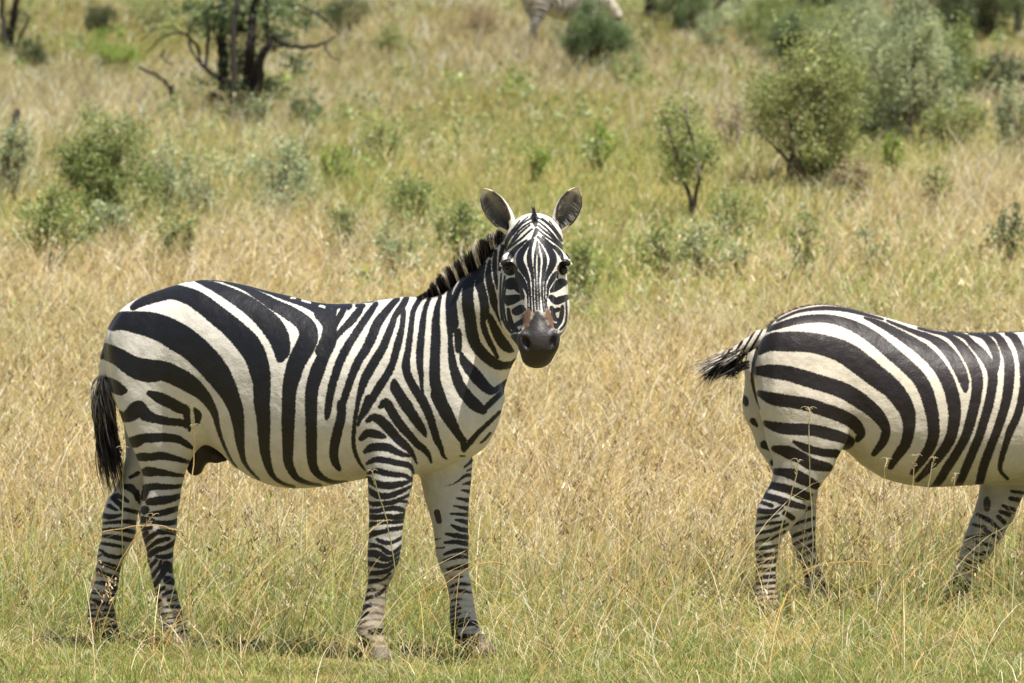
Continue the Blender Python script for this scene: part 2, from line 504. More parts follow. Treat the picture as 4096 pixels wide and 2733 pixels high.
STR1 = stroke_list("""
A body k: 330,330,30 365,305,44 450,270,62 540,242,78 610,250,86 700,290,100 800,365,108 905,452,115 985,535,130 1030,610,122 1056,700,110 1066,780,95 1066,880,85 1075,960,75 1078,1060,64 1085,1160,52 1105,1240,40 1130,1290,28 1180,1330,20 1250,1352,16
A body k: 690,176,10 760,196,40 850,235,66 950,290,88 1010,330,100 1080,390,112 1130,445,122 1165,510,112 1180,570,90 1172,615,50
A body k: 850,182,10 960,212,30 1050,262,48 1130,310,62 1210,352,76 1290,405,88 1328,455,102 1328,515,108 1302,570,108 1265,640,98 1240,720,90 1222,810,76 1218,920,72 1215,1030,66 1215,1130,58 1215,1200,54 1235,1260,44 1270,1305,32 1330,1330,22 1400,1342,15
A body k: 980,202,14 1100,240,18 1200,272,30 1300,302,40 1380,330,66 1440,370,80 1462,430,60 1458,520,62 1420,600,66 1383,690,76 1355,780,70 1347,860,66 1347,960,62 1349,1060,58 1350,1150,56 1355,1220,50 1378,1270,42 1420,1305,30 1480,1325,22 1550,1322,12
A body k: 1300,302,20 1400,318,30 1500,318,30 1560,320,40
A body k: 640,176,8 720,162,24 800,164,28 880,174,28 1000,199,28 1100,227,28 1230,258,28 1350,291,28 1420,301,26 1500,302,20 1600,298,12 1700,293,10
A body w: 1233,274,14 1256,275,14
A body w: 1296,288,16 1340,300,18
A body w: 1400,322,24 1420,326,22
A body k: 295,400,85 330,410,115 420,425,138 510,455,150 590,500,158 665,550,150 740,620,148 800,690,142 850,765,120 890,840,95 920,920,78 932,1000,62 942,1100,45 962,1200,25 1000,1260,16 1050,1310,12
A body k: 215,420,80 260,405,100 330,410,110
A body k: 150,580,85 175,580,90 250,612,95 330,665,115 420,690,128 500,690,108 580,722,104 650,762,98 710,808,76 755,858,56 795,930,36 815,1010,22 840,1090,14 880,1180,12 920,1240,10
P body k: -60,330,150 40,480,130 20,640,140 -60,800,120
P body k: 250,235,60 200,340,70 130,450,80 60,580,100 0,700,120
P body k: 400,230,40 480,230,50
P body k: 470,235,50 400,330,90 310,440,90 220,530,70 120,640,60 60,720,60
P body k: 120,270,60 90,420,60
P body k: 640,205,55 560,320,80 450,480,84 340,650,92 250,800,98 180,950,95 130,1100,92 85,1250,92 55,1400,86 35,1550,75 20,1640,40
P body k: 905,145,70 770,300,88 655,455,112 590,620,115 510,780,105 420,920,96 350,1080,92 290,1250,84 240,1400,80 195,1540,75
A body k: 1520,880,48 1516,960,48 1496,1040,50 1481,1110,50 1476,1170,48 1486,1215,42 1506,1250,25
P body k: 1020,140,70 960,250,85 885,345,66 840,470,78 790,600,88 730,750,98 640,900,108 560,1040,110 500,1150,102 450,1300,75 415,1430,50 395,1570,40
P body k: 985,300,60 970,480,66 930,650,85 890,800,88 850,950,85 790,1080,92 700,1220,96 620,1350,92 560,1450,82 505,1550,72
P body k: 1185,150,65 1110,290,62 1085,450,66 1065,620,72 1040,800,78 1015,950,98 1030,1080,102 1090,1210,104 1170,1340,112 1230,1450,104 1290,1560,96
P body k: 1310,140,50 1260,260,58 1230,420,75 1210,600,85 1190,800,92 1190,950,86 1205,1100,66 1215,1250,42 1220,1340,50
P body k: 1450,90,36 1412,250,72 1390,450,100 1390,650,120 1380,850,125 1375,1050,135 1385,1200,142 1430,1350,150 1480,1500,155
K body k: 1090,-60,165 1130,20,165 1200,150,170 1280,300,135 1350,420,100 1420,520,90 1432,620,72
K body k: 1430,640,40 1500,540,72 1620,400,60 1750,280,52 1880,150,40
Q body k: 640,30,90 640,180,135 650,350,150 658,480,150 630,560,80
Q body k: 630,540,70 632,680,62 640,800,80 660,950,100 700,1100,122 760,1250,138 850,1380,150 950,1480,150 1040,1540,110
Q body k: 725,560,90 733,700,98 733,790,76
Q body k: 1050,1530,70 1170,1420,72 1280,1310,60 1325,1220,36
Q body k: 765,830,45 810,940,112 900,1050,150 1000,1170,150 1110,1280,122 1190,1290,80 1270,1230,56 1335,1165,25
Q body k: 850,-20,130 850,200,150 880,400,150 900,560,152 940,700,145 1010,800,142 1100,890,132 1200,960,128 1300,980,102 1390,970,80 1460,920,66 1525,850,30
Q body k: 1010,-20,105 1050,160,115 1062,320,112 1040,430,76 1070,560,76 1120,680,70 1180,790,56 1222,875,44
Q body k: 1110,340,50 1140,400,84 1190,520,112 1250,640,130 1320,730,128 1375,780,84 1410,792,44
Q body k: 1140,-20,85 1170,150,100 1220,280,84 1270,420,56 1320,520,44 1380,590,34 1480,650,40
N body k: 90,545,20 115,524,26 190,474,28 260,428,30 330,376,30 420,300,32 490,232,30 560,158,28 600,120,24
N body w: 112,545,12 122,510,12
N body w: 185,500,14 200,460,14
N body w: 265,450,14 285,400,14
N body w: 330,400,16 350,350,16
N body w: 415,330,20 440,280,22
N body w: 540,200,14 560,150,16
N body k: 395,330,30 350,378,40
N body k: 330,385,40 290,425,50
N body k: 470,255,30 440,300,40
N body k: 535,200,24 512,245,30
N body k: 235,455,44 215,480,44
N body k: 150,505,40 135,530,40
N body k: 300,430,40 240,505,84 215,570,90
N body w: 262,440,14 235,490,16 215,540,10
N body k: 405,335,50 350,430,88 340,520,80
N body k: 470,300,20 432,380,68 425,480,70
N body k: 508,280,20 497,370,48 505,460,54 525,540,60
N body k: 555,205,26 545,300,40 552,400,34 570,500,20
N body k: 612,170,34 594,260,36 588,350,30
K body k: 240,-10,105 190,120,92 130,230,58 95,320,26
K body k: 110,-20,50 70,200,42 48,400,42 45,550,42 70,680,42 130,800,34 190,880,18
K body k: 380,90,50 450,40,110 520,140,112 600,270,112 680,370,105 760,460,95 850,560,90 930,620,80 990,700,58 1020,785,26
P body k: 870,1180,60 885,1270,130 960,1380,122 1050,1500,118
K body k: 620,-60,122 690,60,130 780,180,125 850,290,115 920,390,84 955,460,26
K body k: 900,-10,120 970,130,110 1020,270,100 1060,400,95 1090,500,90 1140,600,68 1170,700,44 1215,742,16
K body k: 215,265,40 290,220,84 370,250,112 450,320,120 530,410,115 600,490,110 680,560,100 740,620,80 800,710,48 840,800,22
K body k: 140,490,56 220,420,92 320,430,95 400,455,70 450,468,20
K body k: 190,650,46 270,600,92 380,590,96 480,600,95 580,650,80 680,690,58 765,700,36
K body k: 215,800,36 320,750,70 450,760,76 580,790,76 700,810,75 760,840,58 800,920,26
K body k: 230,920,36 330,890,70 450,920,76 570,940,70 680,950,58 760,990,48 790,1020,40
K body k: 225,985,56 300,1040,92 400,1070,92 500,1075,92 620,1060,80 720,1030,48 785,1000,36
K body k: 225,1120,56 320,1190,90 420,1210,86 520,1195,80 640,1150,65 765,1085,36
K body k: 225,1280,36 300,1310,66 400,1300,66 520,1290,66 620,1250,58 740,1195,44
K body k: 610,1265,40 720,1280,44
K body k: 230,1390,52 330,1395,62 450,1370,62 560,1360,66 650,1380,70 700,1405,36
K body k: 230,1480,60 350,1470,66 480,1460,66 580,1480,66 665,1480,46
K body k: 1380,705,18 1440,705,20
K body k: 1640,540,22 1690,500,34 1760,420,30
K far k: 1430,850,18 1500,790,40 1550,735,50
K far k: 1470,890,14 1545,860,42
K far k: 1200,1085,8 1310,1050,16 1380,1000,28 1450,950,40 1535,945,50
K far k: 1410,1060,14 1515,1040,60
K far k: 1390,1130,14 1495,1150,56
K far k: 1330,1230,20 1480,1260,60
K far k: 1300,1330,20 1480,1365,60
K far k: 1260,1430,20 1470,1445,50
K far k: 1330,1505,28 1480,1535,60
L body k: 180,45,55 300,50,62 400,50,55 470,40,50 540,20,40
L body k: 185,125,58 280,105,40 400,100,42 460,97,42 540,90,30
L body k: 185,225,70 260,205,58 330,190,48 400,170,50 530,152,45
L body k: 270,270,36 340,300,52 420,300,40 520,248,40
L body k: 180,325,55 300,342,40 360,390,56 430,402,40 520,335,40
L body k: 170,410,70 260,412,80 330,450,80 400,462,50 510,395,36
L body k: 170,505,55 260,522,60 350,530,50 420,500,40 500,445,22
L body k: 180,605,50 270,602,50 350,590,50 420,550,34 490,485,26
L body k: 180,690,50 260,680,44 330,668,28 400,608,26
L body k: 165,782,40 240,770,36
L body k: 265,822,44 320,790,36 355,735,26
L body k: 150,862,40 215,842,40
L body k: 130,952,45 200,920,38
L body k: 105,1042,40 180,1002,34
L body k: 80,1112,34 150,1082,22
L body k: 210,1190,66 270,1182,58 335,1190,66
L body k: 85,1250,76 150,1290,88 180,1330,36
L far k: 1000,10,16 1180,25,46
L far k: 1055,72,26 1180,102,60
L far k: 1015,128,26 1090,165,50 1185,182,50
L far k: 955,215,26 1050,230,50 1185,252,50
L far k: 940,302,26 1050,295,46 1195,318,55
L far k: 935,418,26 1030,387,46 1110,377,46 1190,400,58
L far k: 935,478,26 1040,450,46 1120,440,40 1185,452,30
L far k: 965,568,30 1070,547,55 1165,530,50
L far k: 1000,650,16 1120,640,22
L far k: 995,745,20 1080,712,40 1190,720,26
L far k: 1005,802,22 1100,780,40 1210,800,18
L far k: 985,882,30 1100,860,24
L far k: 1005,952,20 1080,915,18
L far k: 1000,992,28 1100,950,28
L far k: 990,1042,34 1100,1010,28
L far k: 1030,1075,20 1190,1050,24
L far k: 1020,1120,84 1040,1230,74 1085,1260,60
L far k: 1090,1112,80 1200,1100,60 1280,1122,50
L far k: 840,270,18 900,258,10
L far k: 850,356,16 940,350,18
L far k: 1150,1250,80 1170,1330,60 1215,1420,60
T body k: 50,70,70 110,90,110 190,150,150 260,190,120 310,200,60
T body k: 620,232,60 750,290,130 880,350,130 990,410,130 1070,440,108 1090,520,72 1100,600,68 1125,690,36
T body k: 240,490,80 300,530,110 380,500,160 470,430,200 520,425,130 560,490,150 660,540,110 780,570,95 900,590,86 1020,600,80 1090,640,60
T body k: 1190,430,34 1230,500,80 1222,600,46
T near k: 370,840,90 440,840,140 540,800,110 660,790,105 800,785,100 920,795,95 1010,820,80 1100,880,60 1150,915,36
T near k: 460,1030,70 540,1030,102 640,1030,90 760,1015,95 880,1035,80 1000,1065,60 1120,1097,36
T near k: 530,1220,60 600,1215,120 720,1220,95 830,1235,75 950,1255,50 1075,1265,34
T near k: 560,1510,66 590,1430,90 680,1400,86 800,1405,75 920,1405,60 1045,1388,46
T near k: 650,1565,40 800,1550,42 1015,1520,50
T far k: 380,1285,40 475,1235,50
T far k: 300,1400,60 390,1420,100 440,1480,70 470,1560,60
T far k: 190,1520,60 310,1545,46
H near k: 640,0,66 615,95,56
H near k: 660,132,64 740,120,80 850,105,70 955,72,44
H near k: 625,205,84
H near k: 680,242,50 800,225,60 915,190,50
H near k: 575,290,70 640,295,60 700,300,44
H near k: 690,310,36 830,322,50 925,300,50
H near k: 600,372,50 680,360,40
H near k: 580,455,50 640,410,46
H near k: 750,398,56 850,400,50 930,412,50
H near k: 600,515,50 680,440,50 745,400,36
H near k: 620,575,50 690,510,50 770,475,50 840,460,36
H near k: 670,605,56 740,560,56 820,540,46 910,480,50
H near k: 730,622,36 830,620,50 900,588,40
H near k: 655,735,40 725,655,38
H near k: 650,660,36
H near k: 680,810,42 750,720,36 772,660,24
H near k: 710,878,46 780,780,58 820,700,90 860,745,56
H near k: 830,830,80 905,855,56
H near k: 720,955,46 800,895,30
H near k: 795,962,36 860,932,40 925,945,40
H near k: 735,1025,46 765,1010,30
H near k: 840,1012,36 945,1008,40
H near k: 800,1072,22 955,1070,34
H near k: 780,1135,16 955,1108,18
H near k: 780,1185,16 955,1160,18
H near k: 790,1235,18 955,1200,20
H near k: 810,1275,18 975,1240,18
H near k: 850,1315,22 995,1280,18
H far k: 340,95,46 400,150,50 425,195,26
H far k: 380,66,36 470,122,36
H far k: 550,40,50 570,110,40 605,155,36
H far k: 415,190,36 500,210,40 590,232,40
H far k: 305,165,46 375,205,26
H far k: 250,250,46 320,265,50 415,248,26
H far k: 260,322,26 380,310,36 460,305,40 560,322,50
H far k: 230,382,26 330,375,30 430,380,40 545,405,40
H far k: 230,436,26 340,442,46 430,460,46 530,476,36
H far k: 200,496,22 300,510,34 425,532,34
H far k: 200,560,18 240,570,28 290,610,40 390,625,34 440,598,24
H far k: 200,622,18 245,598,18
H far k: 225,678,36 310,700,50 410,742,50
H far k: 195,738,36 260,780,50 350,810,50 400,842,40
H far k: 180,850,22 260,862,46 370,912,50
H far k: 160,940,36 250,950,40 375,985,40
H far k: 140,1000,26 260,1040,40 380,1030,40
H far k: 115,1050,18 220,1050,22
H far k: 120,1100,22 360,1100,34
H far k: 120,1155,22 360,1150,40
H far k: 100,1190,40 170,1210,26 370,1200,40
H far k: 170,1250,50 380,1260,60
H far k: 190,1310,70 400,1310,84
H far k: 220,1385,90 400,1390,90
""")
HEAD1 = stroke_list("""
E head k: 925,925,20 895,1000,34 868,1080,52 850,1200,76 860,1320,75 890,1440,55 905,1560,42
E head k: 975,960,16 972,1060,44 950,1150,40 936,1300,32 945,1450,26 952,1568,22
E head k: 978,1060,40 1000,1180,36 1005,1300,44 1000,1450,34 995,1568,28
E head k: 1015,1000,16 1050,1090,44 1090,1200,62 1097,1300,66 1080,1420,60 1060,1568,40
E head k: 905,925,30 840,990,66 770,1080,86 712,1180,110 702,1280,120 740,1370,118 790,1460,88 832,1568,56
E head k: 985,895,34 1080,990,60 1160,1090,90 1215,1190,110 1225,1280,110 1190,1380,98 1142,1470,70 1112,1568,46
E head k: 810,945,24 700,1030,58 620,1110,72 560,1190,80 525,1260,50
E head k: 1060,895,30 1170,1010,54 1270,1080,60 1340,1160,70 1370,1240,50
E head k: 895,770,22 800,850,26 735,915,30 640,985,30 540,1060,26 440,1150,20 410,1260,14
E head k: 860,712,22 760,790,26 690,860,28 620,940,30 520,1050,22
E head k: 890,655,18 780,720,26 690,800,26 640,870,24 580,970,30
E head k: 890,598,16 780,660,22 690,740,26 600,850,34
E head k: 770,630,18 670,740,22 560,870,42 500,960,54 475,1070,34
E head k: 830,580,12 715,680,20 640,760,24 560,850,30
E head k: 1050,600,14 1150,680,22 1240,790,26 1310,900,28
E head k: 700,640,16 640,720,20 580,800,30 530,880,40
E head k: 1160,640,14 1250,760,22 1330,880,28 1370,960,24
E head k: 965,790,66 940,850,56 900,905,26
E head k: 1000,795,24 1090,870,28 1180,930,30 1280,1000,30 1380,1090,26 1450,1190,20
E head k: 1000,720,24 1090,800,28 1180,870,30 1260,950,30 1335,1045,24
E head k: 1000,660,20 1100,740,26 1190,830,28 1270,920,28 1340,1000,26 1440,1110,22 1475,1230,18
E head k: 995,598,16 1100,660,22 1190,740,26 1270,840,28 1345,955,26
E head k: 945,560,60 940,640,90 950,720,40
E head k: 425,1322,30 530,1335,70 615,1395,74 565,1450,86 500,1425,90 445,1360,40
E head k: 405,1292,18 470,1264,22 545,1250,26
E head k: 1492,1292,18 1442,1260,20 1378,1246,24
E head k: 425,1310,40 520,1300,70 600,1345,60 655,1400,30
E head k: 1475,1310,40 1395,1300,70 1335,1345,56 1298,1395,26
E head k: 640,1400,14 640,1560,10
E head k: 1480,1326,30 1400,1345,74 1340,1400,66 1385,1450,76 1420,1400,40
E head k: 1300,1430,12 1290,1540,10
F head k: 905,150,40 910,300,34 915,450,30 924,655,22
F head k: 952,150,22 956,300,30 962,450,34 974,665,28
F head k: 995,150,28 1000,300,30 1006,450,30 1018,670,24
F head k: 1058,140,40 1050,300,35 1056,450,28 1080,655,20
F head k: 1108,140,40 1098,250,28 1094,350,22 1095,450,20 1106,650,18
F head k: 1128,240,10 1133,400,18 1122,500,14 1134,640,12
F head k: 832,140,58 850,250,42 865,400,32 874,650,28
F head k: 800,240,40 825,390,28 832,620,14
F head k: 655,30,36 700,120,90 760,210,92 800,300,50 825,390,24
F head k: 470,230,70 560,220,170 600,210,150 680,290,100 740,370,48 772,425,22
F head k: 460,445,70 530,475,140 640,450,112 720,430,60 765,450,26
F head k: 520,535,50
F head k: 600,640,40 650,650,120 720,610,110 765,620,66
F head k: 655,855,60 720,820,72 755,800,56
F head k: 520,620,36 540,740,60 570,850,70 620,930,80 680,1000,56
F head k: 720,950,40
F head k: 470,100,12 440,300,14 420,500,16 425,650,16 440,780,20 500,900,22 580,990,22 690,1060,26
F head k: 410,60,10 395,400,13 400,600,13 420,780,17
F head k: 490,240,12 450,450,14 455,650,18 480,780,20 540,920,20
F head k: 1275,50,56 1220,130,72 1172,210,60 1150,300,30 1142,400,18
F head k: 1420,200,60 1340,210,130 1275,270,112 1195,335,36
F head k: 1440,430,70 1340,470,102 1270,490,92 1200,440,80 1178,425,46
F head k: 1200,600,58 1240,640,60 1310,620,50
F head k: 1220,690,68 1250,760,60 1295,785,46
F head k: 1370,575,36 1360,700,56 1330,810,56 1275,895,46
F head k: 1430,500,12 1437,700,16 1412,850,22 1340,935,22
F head k: 1240,860,48 1262,895,36
""")
MUZ1 = stroke_list("""
F head k: 985,690,100 990,780,190 992,870,290
F head k: 850,945,140 1130,945,140
F head k: 790,1010,150 1220,1010,150
F head k: 650,1080,180 1350,1080,180
F head k: 640,1180,200 1350,1180,200
F head k: 640,1290,220 1350,1290,220
F head k: 700,1420,240 1300,1420,240
F head k: 800,1540,200 1200,1540,200
""")
RUST1 = stroke_list("""
F head k: 838,655,110 820,740,140 805,840,130 805,910,90
F head k: 1142,655,100 1160,740,120 1188,830,100 1215,900,60
""")

def mid1(u):                       # how far behind the 20 m line the middle of the standing zebra lies
    return 0.30 - 0.41 * (np.asarray(u, float) - 600) / 1150
S1 = 1 / 1107.0

def px_nodes(lst, Y0=20.0, S=S1):
    """(u, v, radius px, metres behind Y0[, squash]) -> world nodes"""
    out = []
    for n in lst:
        p = at(n[0], n[1], Y0 + n[3])
        out.append((p[0], p[1], p[2], n[2] * S) + tuple(n[4:5]))
    return out

def px_ell(u, v, c, ru, rv, rc, k=0.03, cut=False, grp='body', ang=0.0, Y0=20.0, S=S1):
    return ell(at(u, v, Y0 + c), (ru * S, rc * S, rv * S), k, cut, grp, ang)

def px_barrel(top, bot, hw, mid, Y0=20.0, S=S1, k=0.03):
    def cv(t):
        o = []
        for u, v in t:
            p = at(u, v, Y0 + float(mid(u)))
            o.append((p[0], p[2]))
        return o
    T, B = cv(top), cv(bot)
    x = lambda u: float(at(u, 1500, Y0 + float(mid(u)))[0])
    x0, x1 = min(T[0][0], B[0][0]), max(T[-1][0], B[-1][0])
    W = [(x(u), w * S) for u, w in hw]
    Mi = [(x(u), Y0 + float(mid(u))) for u, _ in hw]
    fix = lambda t: [(x0, t[0][1])] + t[1:-1] + [(x1, t[-1][1])]
    return barrel(fix(T), fix(B), fix(W), fix(Mi), k)

def masses_standing():
    M = []
    top = [(414, 1425), (418, 1375), (430, 1337), (454, 1302), (503, 1249), (552, 1210), (609, 1179), (672, 1151), (735, 1131), (805, 1120), (861, 1121),
           (917, 1128), (1001, 1146), (1071, 1165), (1163, 1186), (1247, 1207), (1300, 1215), (1352, 1217), (1422, 1214), (1513, 1203),
           (1619, 1187), (1710, 1192), (1780, 1235), (1850, 1310), (1930, 1410), (1985, 1510), (2008, 1570), (2016, 1605)]
    bot = [(414, 1425), (424, 1490), (440, 1560), (470, 1630), (550, 1690), (700, 1735), (812, 1755), (889, 1815), (931, 1862), (1001, 1908), (1071, 1938),
           (1128, 1950), (1184, 1954), (1247, 1951), (1310, 1944), (1380, 1930), (1471, 1912), (1600, 1904), (1700, 1892), (1800, 1862), (1880, 1828),
           (1940, 1780), (1985, 1705), (2010, 1635), (2016, 1605)]
    hw = [(414, 14), (424, 75), (450, 130), (500, 182), (600, 225), (700, 245), (900, 275), (1100, 305), (1250, 312), (1400, 292), (1550, 255),
          (1700, 215), (1800, 190), (1900, 150), (1970, 95), (2005, 45), (2016, 12)]
    M.append(px_barrel(top, bot, hw, mid1, k=0.02))
    # thighs and hind legs
    for side, rows in (('near', [(600, 1370, 165, .215, .55), (625, 1500, 165, .19, .55), (650, 1610, 155, .175, .55), (664, 1700, 138, .17, .58)]),
                       ('far', [(600, 1370, 165, .39, .55), (610, 1520, 150, .42, .55), (620, 1690, 120, .43, .6)])):
        M.append(tube(px_nodes(rows), 0.07))
    M.append(tube(px_nodes([(645, 1600, 160, .185, .55), (652, 1680, 140, .18, .6), (655, 1760, 117, .185, .7), (655, 1835, 100, .19, .8), (655, 1900, 80, .195, .9), (646, 1990, 73, .20, 1),
                            (638, 2053, 71, .21, 1), (636, 2113, 70, .21, 1), (638, 2150, 62, .21), (642, 2235, 50, .21), (648, 2290, 42, .205), (656, 2330, 41, .20),
                            (668, 2390, 42, .20), (681, 2450, 45, .195), (690, 2510, 50, .19), (708, 2548, 46, .185), (735, 2585, 43, .18), (750, 2625, 48, .175)]), 0.05))
    M.append(px_ell(745, 2612, .175, 55, 34, 50, 0.02))
    M.append(px_ell(612, 2060, .22, 50, 48, 44, 0.03))
    M.append(tube(px_nodes([(620, 1740, 110, .41), (575, 1880, 82, .41), (525, 1975, 66, .41), (487, 2035, 66, .41), (478, 2075, 68, .41), (476, 2120, 66, .41),
                            (470, 2155, 62, .41), (449, 2204, 54, .41), (440, 2240, 50, .41), (432, 2280, 47, .41), (428, 2322, 46, .41), (420, 2360, 48, .41),
                            (412, 2390, 50, .41), (407, 2440, 54, .41), (407, 2480, 57, .41), (420, 2512, 50, .41), (434, 2540, 43, .40), (442, 2600, 46, .40)]), 0.05))
    M.append(px_ell(446, 2592, .395, 46, 36, 46, 0.02))
    # forelegs
    M.append(tube(px_nodes([(1630, 1430, 150, -.13, .5), (1590, 1560, 150, -.17, .5), (1570, 1700, 128, -.19, .55), (1563, 1800, 102, -.195, .7), (1562, 1860, 92, -.195, .8),
                            (1560, 1930, 86, -.195, .85), (1553, 1992, 77, -.195, .9), (1548, 2053, 69, -.195), (1543, 2113, 65, -.195), (1540, 2174, 64, -.195), (1535, 2220, 62, -.195),
                            (1529, 2262, 56, -.195), (1521, 2300, 46, -.195), (1511, 2340, 38, -.195), (1502, 2390, 37, -.195), (1494, 2435, 40, -.195), (1488, 2477, 44, -.195),
                            (1481, 2512, 50, -.20), (1482, 2545, 48, -.205), (1498, 2582, 43, -.21), (1512, 2640, 50, -.215)]), 0.035))
    M.append(px_ell(1518, 2630, -.215, 55, 42, 52, 0.02))
    M.append(tube(px_nodes([(1760, 1640, 120, -.02, .6), (1775, 1760, 112, -.015, .7), (1782, 1850, 105, -.01, .75), (1785, 1920, 97, -.005, .8), (1788, 1980, 88, 0, .85), (1795, 2035, 77, 0, .9),
                            (1801, 2095, 69, 0), (1806, 2150, 66, 0), (1808, 2204, 63, 0), (1814, 2247, 57, 0), (1822, 2280, 49, 0), (1833, 2326, 46, 0),
                            (1842, 2374, 45, 0), (1848, 2429, 47, -.005), (1853, 2477, 52, -.01), (1862, 2526, 54, -.02), (1895, 2562, 47, -.035), (1922, 2610, 52, -.045)]), 0.035))
    M.append(px_ell(1932, 2606, -.045, 55, 36, 50, 0.02))
    # shoulder blade and breast
    M.append(px_ell(1640, 1520, -.16, 130, 210, 95, 0.06, ang=-0.35))
    M.append(px_ell(1860, 1660, -.16, 110, 130, 130, 0.06))
    # sheath
    M.append(tube(px_nodes([(800, 1740, 62, .27), (800, 1800, 50, .27), (780, 1870, 34, .27)]), 0.02, grp='sheath'))
    M.append(tube(px_nodes([(800, 1800, 46, .27), (865, 1828, 24, .27), (900, 1838, 10, .27)]), 0.02, grp='sheath2'))
    # neck
    M.append(tube(px_nodes([(1790, 1480, 245, -.12, .62), (1884, 1340, 198, -.17, .64), (1953, 1212, 144, -.22, .78), (2008, 1130, 104, -.25, .95), (2045, 1030, 86, -.27, 1.0), (2070, 980, 72, -.28, 1.0)]), 0.05))
    # tail root
    M.append(tube(px_nodes([(450, 1370, 30, .36), (418, 1470, 22, .36), (408, 1540, 18, .36), (412, 1640, 15, .36), (420, 1740, 11, .36)]), 0.02))
    # head
    H = 'head'
    c = lambda *a, **kw: px_ell(*a, grp=H, **kw)
    M.append(c(2138, 965, -.37, 112, 108, 120, k=0.03))
    M.append(tube(px_nodes([(2142, 965, 84, -.43), (2144, 1070, 84, -.49), (2148, 1180, 64, -.545), (2152, 1275, 56, -.585), (2154, 1350, 66, -.61)]), 0.025, grp=H, sy=0.9))
    M.append(tube(px_nodes([(2140, 960, 95, -.33), (2140, 1100, 105, -.38), (2142, 1230, 95, -.43), (2146, 1330, 66, -.50)]), 0.03, grp=H))
    M.append(c(2028, 1040, -.425, 24, 24, 48, k=0.03)); M.append(c(2258, 1038, -.425, 22, 24, 48, k=0.03))
    M.append(tube(px_nodes([(2004, 1060, 9, -.44), (2030, 1058, 13, -.474), (2058, 1074, 9, -.486)]), 0.012, grp=H)); M.append(tube(px_nodes([(2282, 1058, 9, -.44), (2258, 1056, 13, -.474), (2233, 1072, 9, -.486)]), 0.012, grp=H))
    M.append(c(2052, 1190, -.37, 54, 150, 105, k=0.03)); M.append(c(2224, 1190, -.37, 48, 150, 105, k=0.03))
    M.append(tube(px_nodes([(2045, 1230, 45, -.37), (2062, 1300, 45, -.41), (2105, 1365, 38, -.49)]), 0.03, grp=H))
    M.append(tube(px_nodes([(2228, 1230, 42, -.37), (2220, 1295, 40, -.41), (2195, 1355, 36, -.49)]), 0.03, grp=H))
    M.append(c(2152, 1385, -.60, 74, 72, 78, k=0.03))
    M.append(c(2096, 1366, -.635, 24, 46, 36, k=0.02, ang=0.2)); M.append(c(2216, 1362, -.635, 22, 44, 36, k=0.02, ang=-0.2))
    M.append(c(2146, 1434, -.575, 54, 38, 56, k=0.025))
    M.append(c(2102, 1371, -.675, 14, 31, 30, k=0.012, cut=True, ang=0.35)); M.append(c(2213, 1367, -.675, 12, 29, 30, k=0.012, cut=True, ang=-0.3))
    M.append(c(2033, 1076, -.475, 22, 20, 22, k=0.015, cut=True)); M.append(c(2256, 1074, -.475, 20, 20, 22, k=0.015, cut=True))
    return M

CREAM = np.array([0.60, 0.57, 0.495])

def head_mask(M, V):
    P = [V[:, i].astype(np.float32) for i in range(3)]
    dh = np.min([m.fn(*P) for m in M if m.grp == 'head' and not m.cut], 0)
    db = np.min([m.fn(*P) for m in M if m.grp != 'head' and not m.cut], 0)
    return dh < db

def ear_shell(base, tip, open_dir, wid, S=S1):
    """a cupped ear from base to tip; returns V, F, inner flag, t along, rim amount"""
    base, tip, o = np.array(base), np.array(tip), np.array(open_dir, float)
    ax = tip - base; L = np.linalg.norm(ax); ax /= L
    o = o - ax * o.dot(ax); o /= np.linalg.norm(o)
    s = np.cross(ax, o)
    nt, nphi = 26, 29
    t = np.linspace(0, 1, nt)
    prof = np.interp(t, [0, .12, .3, .5, .68, .84, .94, 1], [.62, .70, .92, 1.0, .92, .66, .36, .03]) * wid
    opn = np.interp(t, [0, .10, .28, .5, .8, 1], [3.1, 2.9, 2.35, 1.95, 1.55, 1.3])
    Vs, inner, tt, rim = [], [], [], []
    for lay in (0, 1):
        for i in range(nt):
            r = prof[i] * (1 if lay == 0 else 0.90)
            phi = np.linspace(-opn[i], opn[i], nphi)
            depth = 0.85 * r
            ctr = base + ax * L * t[i] + o * (0.25 * wid * math.sin(t[i] * 2.2)) - (o * 0.002 if lay == 0 else 0)
            p = ctr + np.outer(np.sin(phi) * r, s) - np.outer(np.cos(phi) * depth, o)
            Vs.append(p); inner += [lay] * nphi; tt += [t[i]] * nphi; rim += list(np.abs(phi) / opn[i])
    V = np.concatenate(Vs)
    F = []
    def idx(l, i, j): return l * nt * nphi + i * nphi + j
    for l in (0, 1):
        for i in range(nt - 1):
            for j in range(nphi - 1):
                q = [idx(l, i, j), idx(l, i, j + 1), idx(l, i + 1, j + 1), idx(l, i + 1, j)]
                F.append(q if l == 1 else q[::-1])
    for i in range(nt - 1):
        F.append([idx(0, i, 0), idx(1, i, 0), idx(1, i + 1, 0), idx(0, i + 1, 0)])
        F.append([idx(0, i, nphi - 1), idx(0, i + 1, nphi - 1), idx(1, i + 1, nphi - 1), idx(1, i, nphi - 1)])
    for j in range(nphi - 1):
        F.append([idx(0, nt - 1, j), idx(0, nt - 1, j + 1), idx(1, nt - 1, j + 1), idx(1, nt - 1, j)])
    return V, np.array(F), np.array(inner), np.array(tt), np.array(rim)

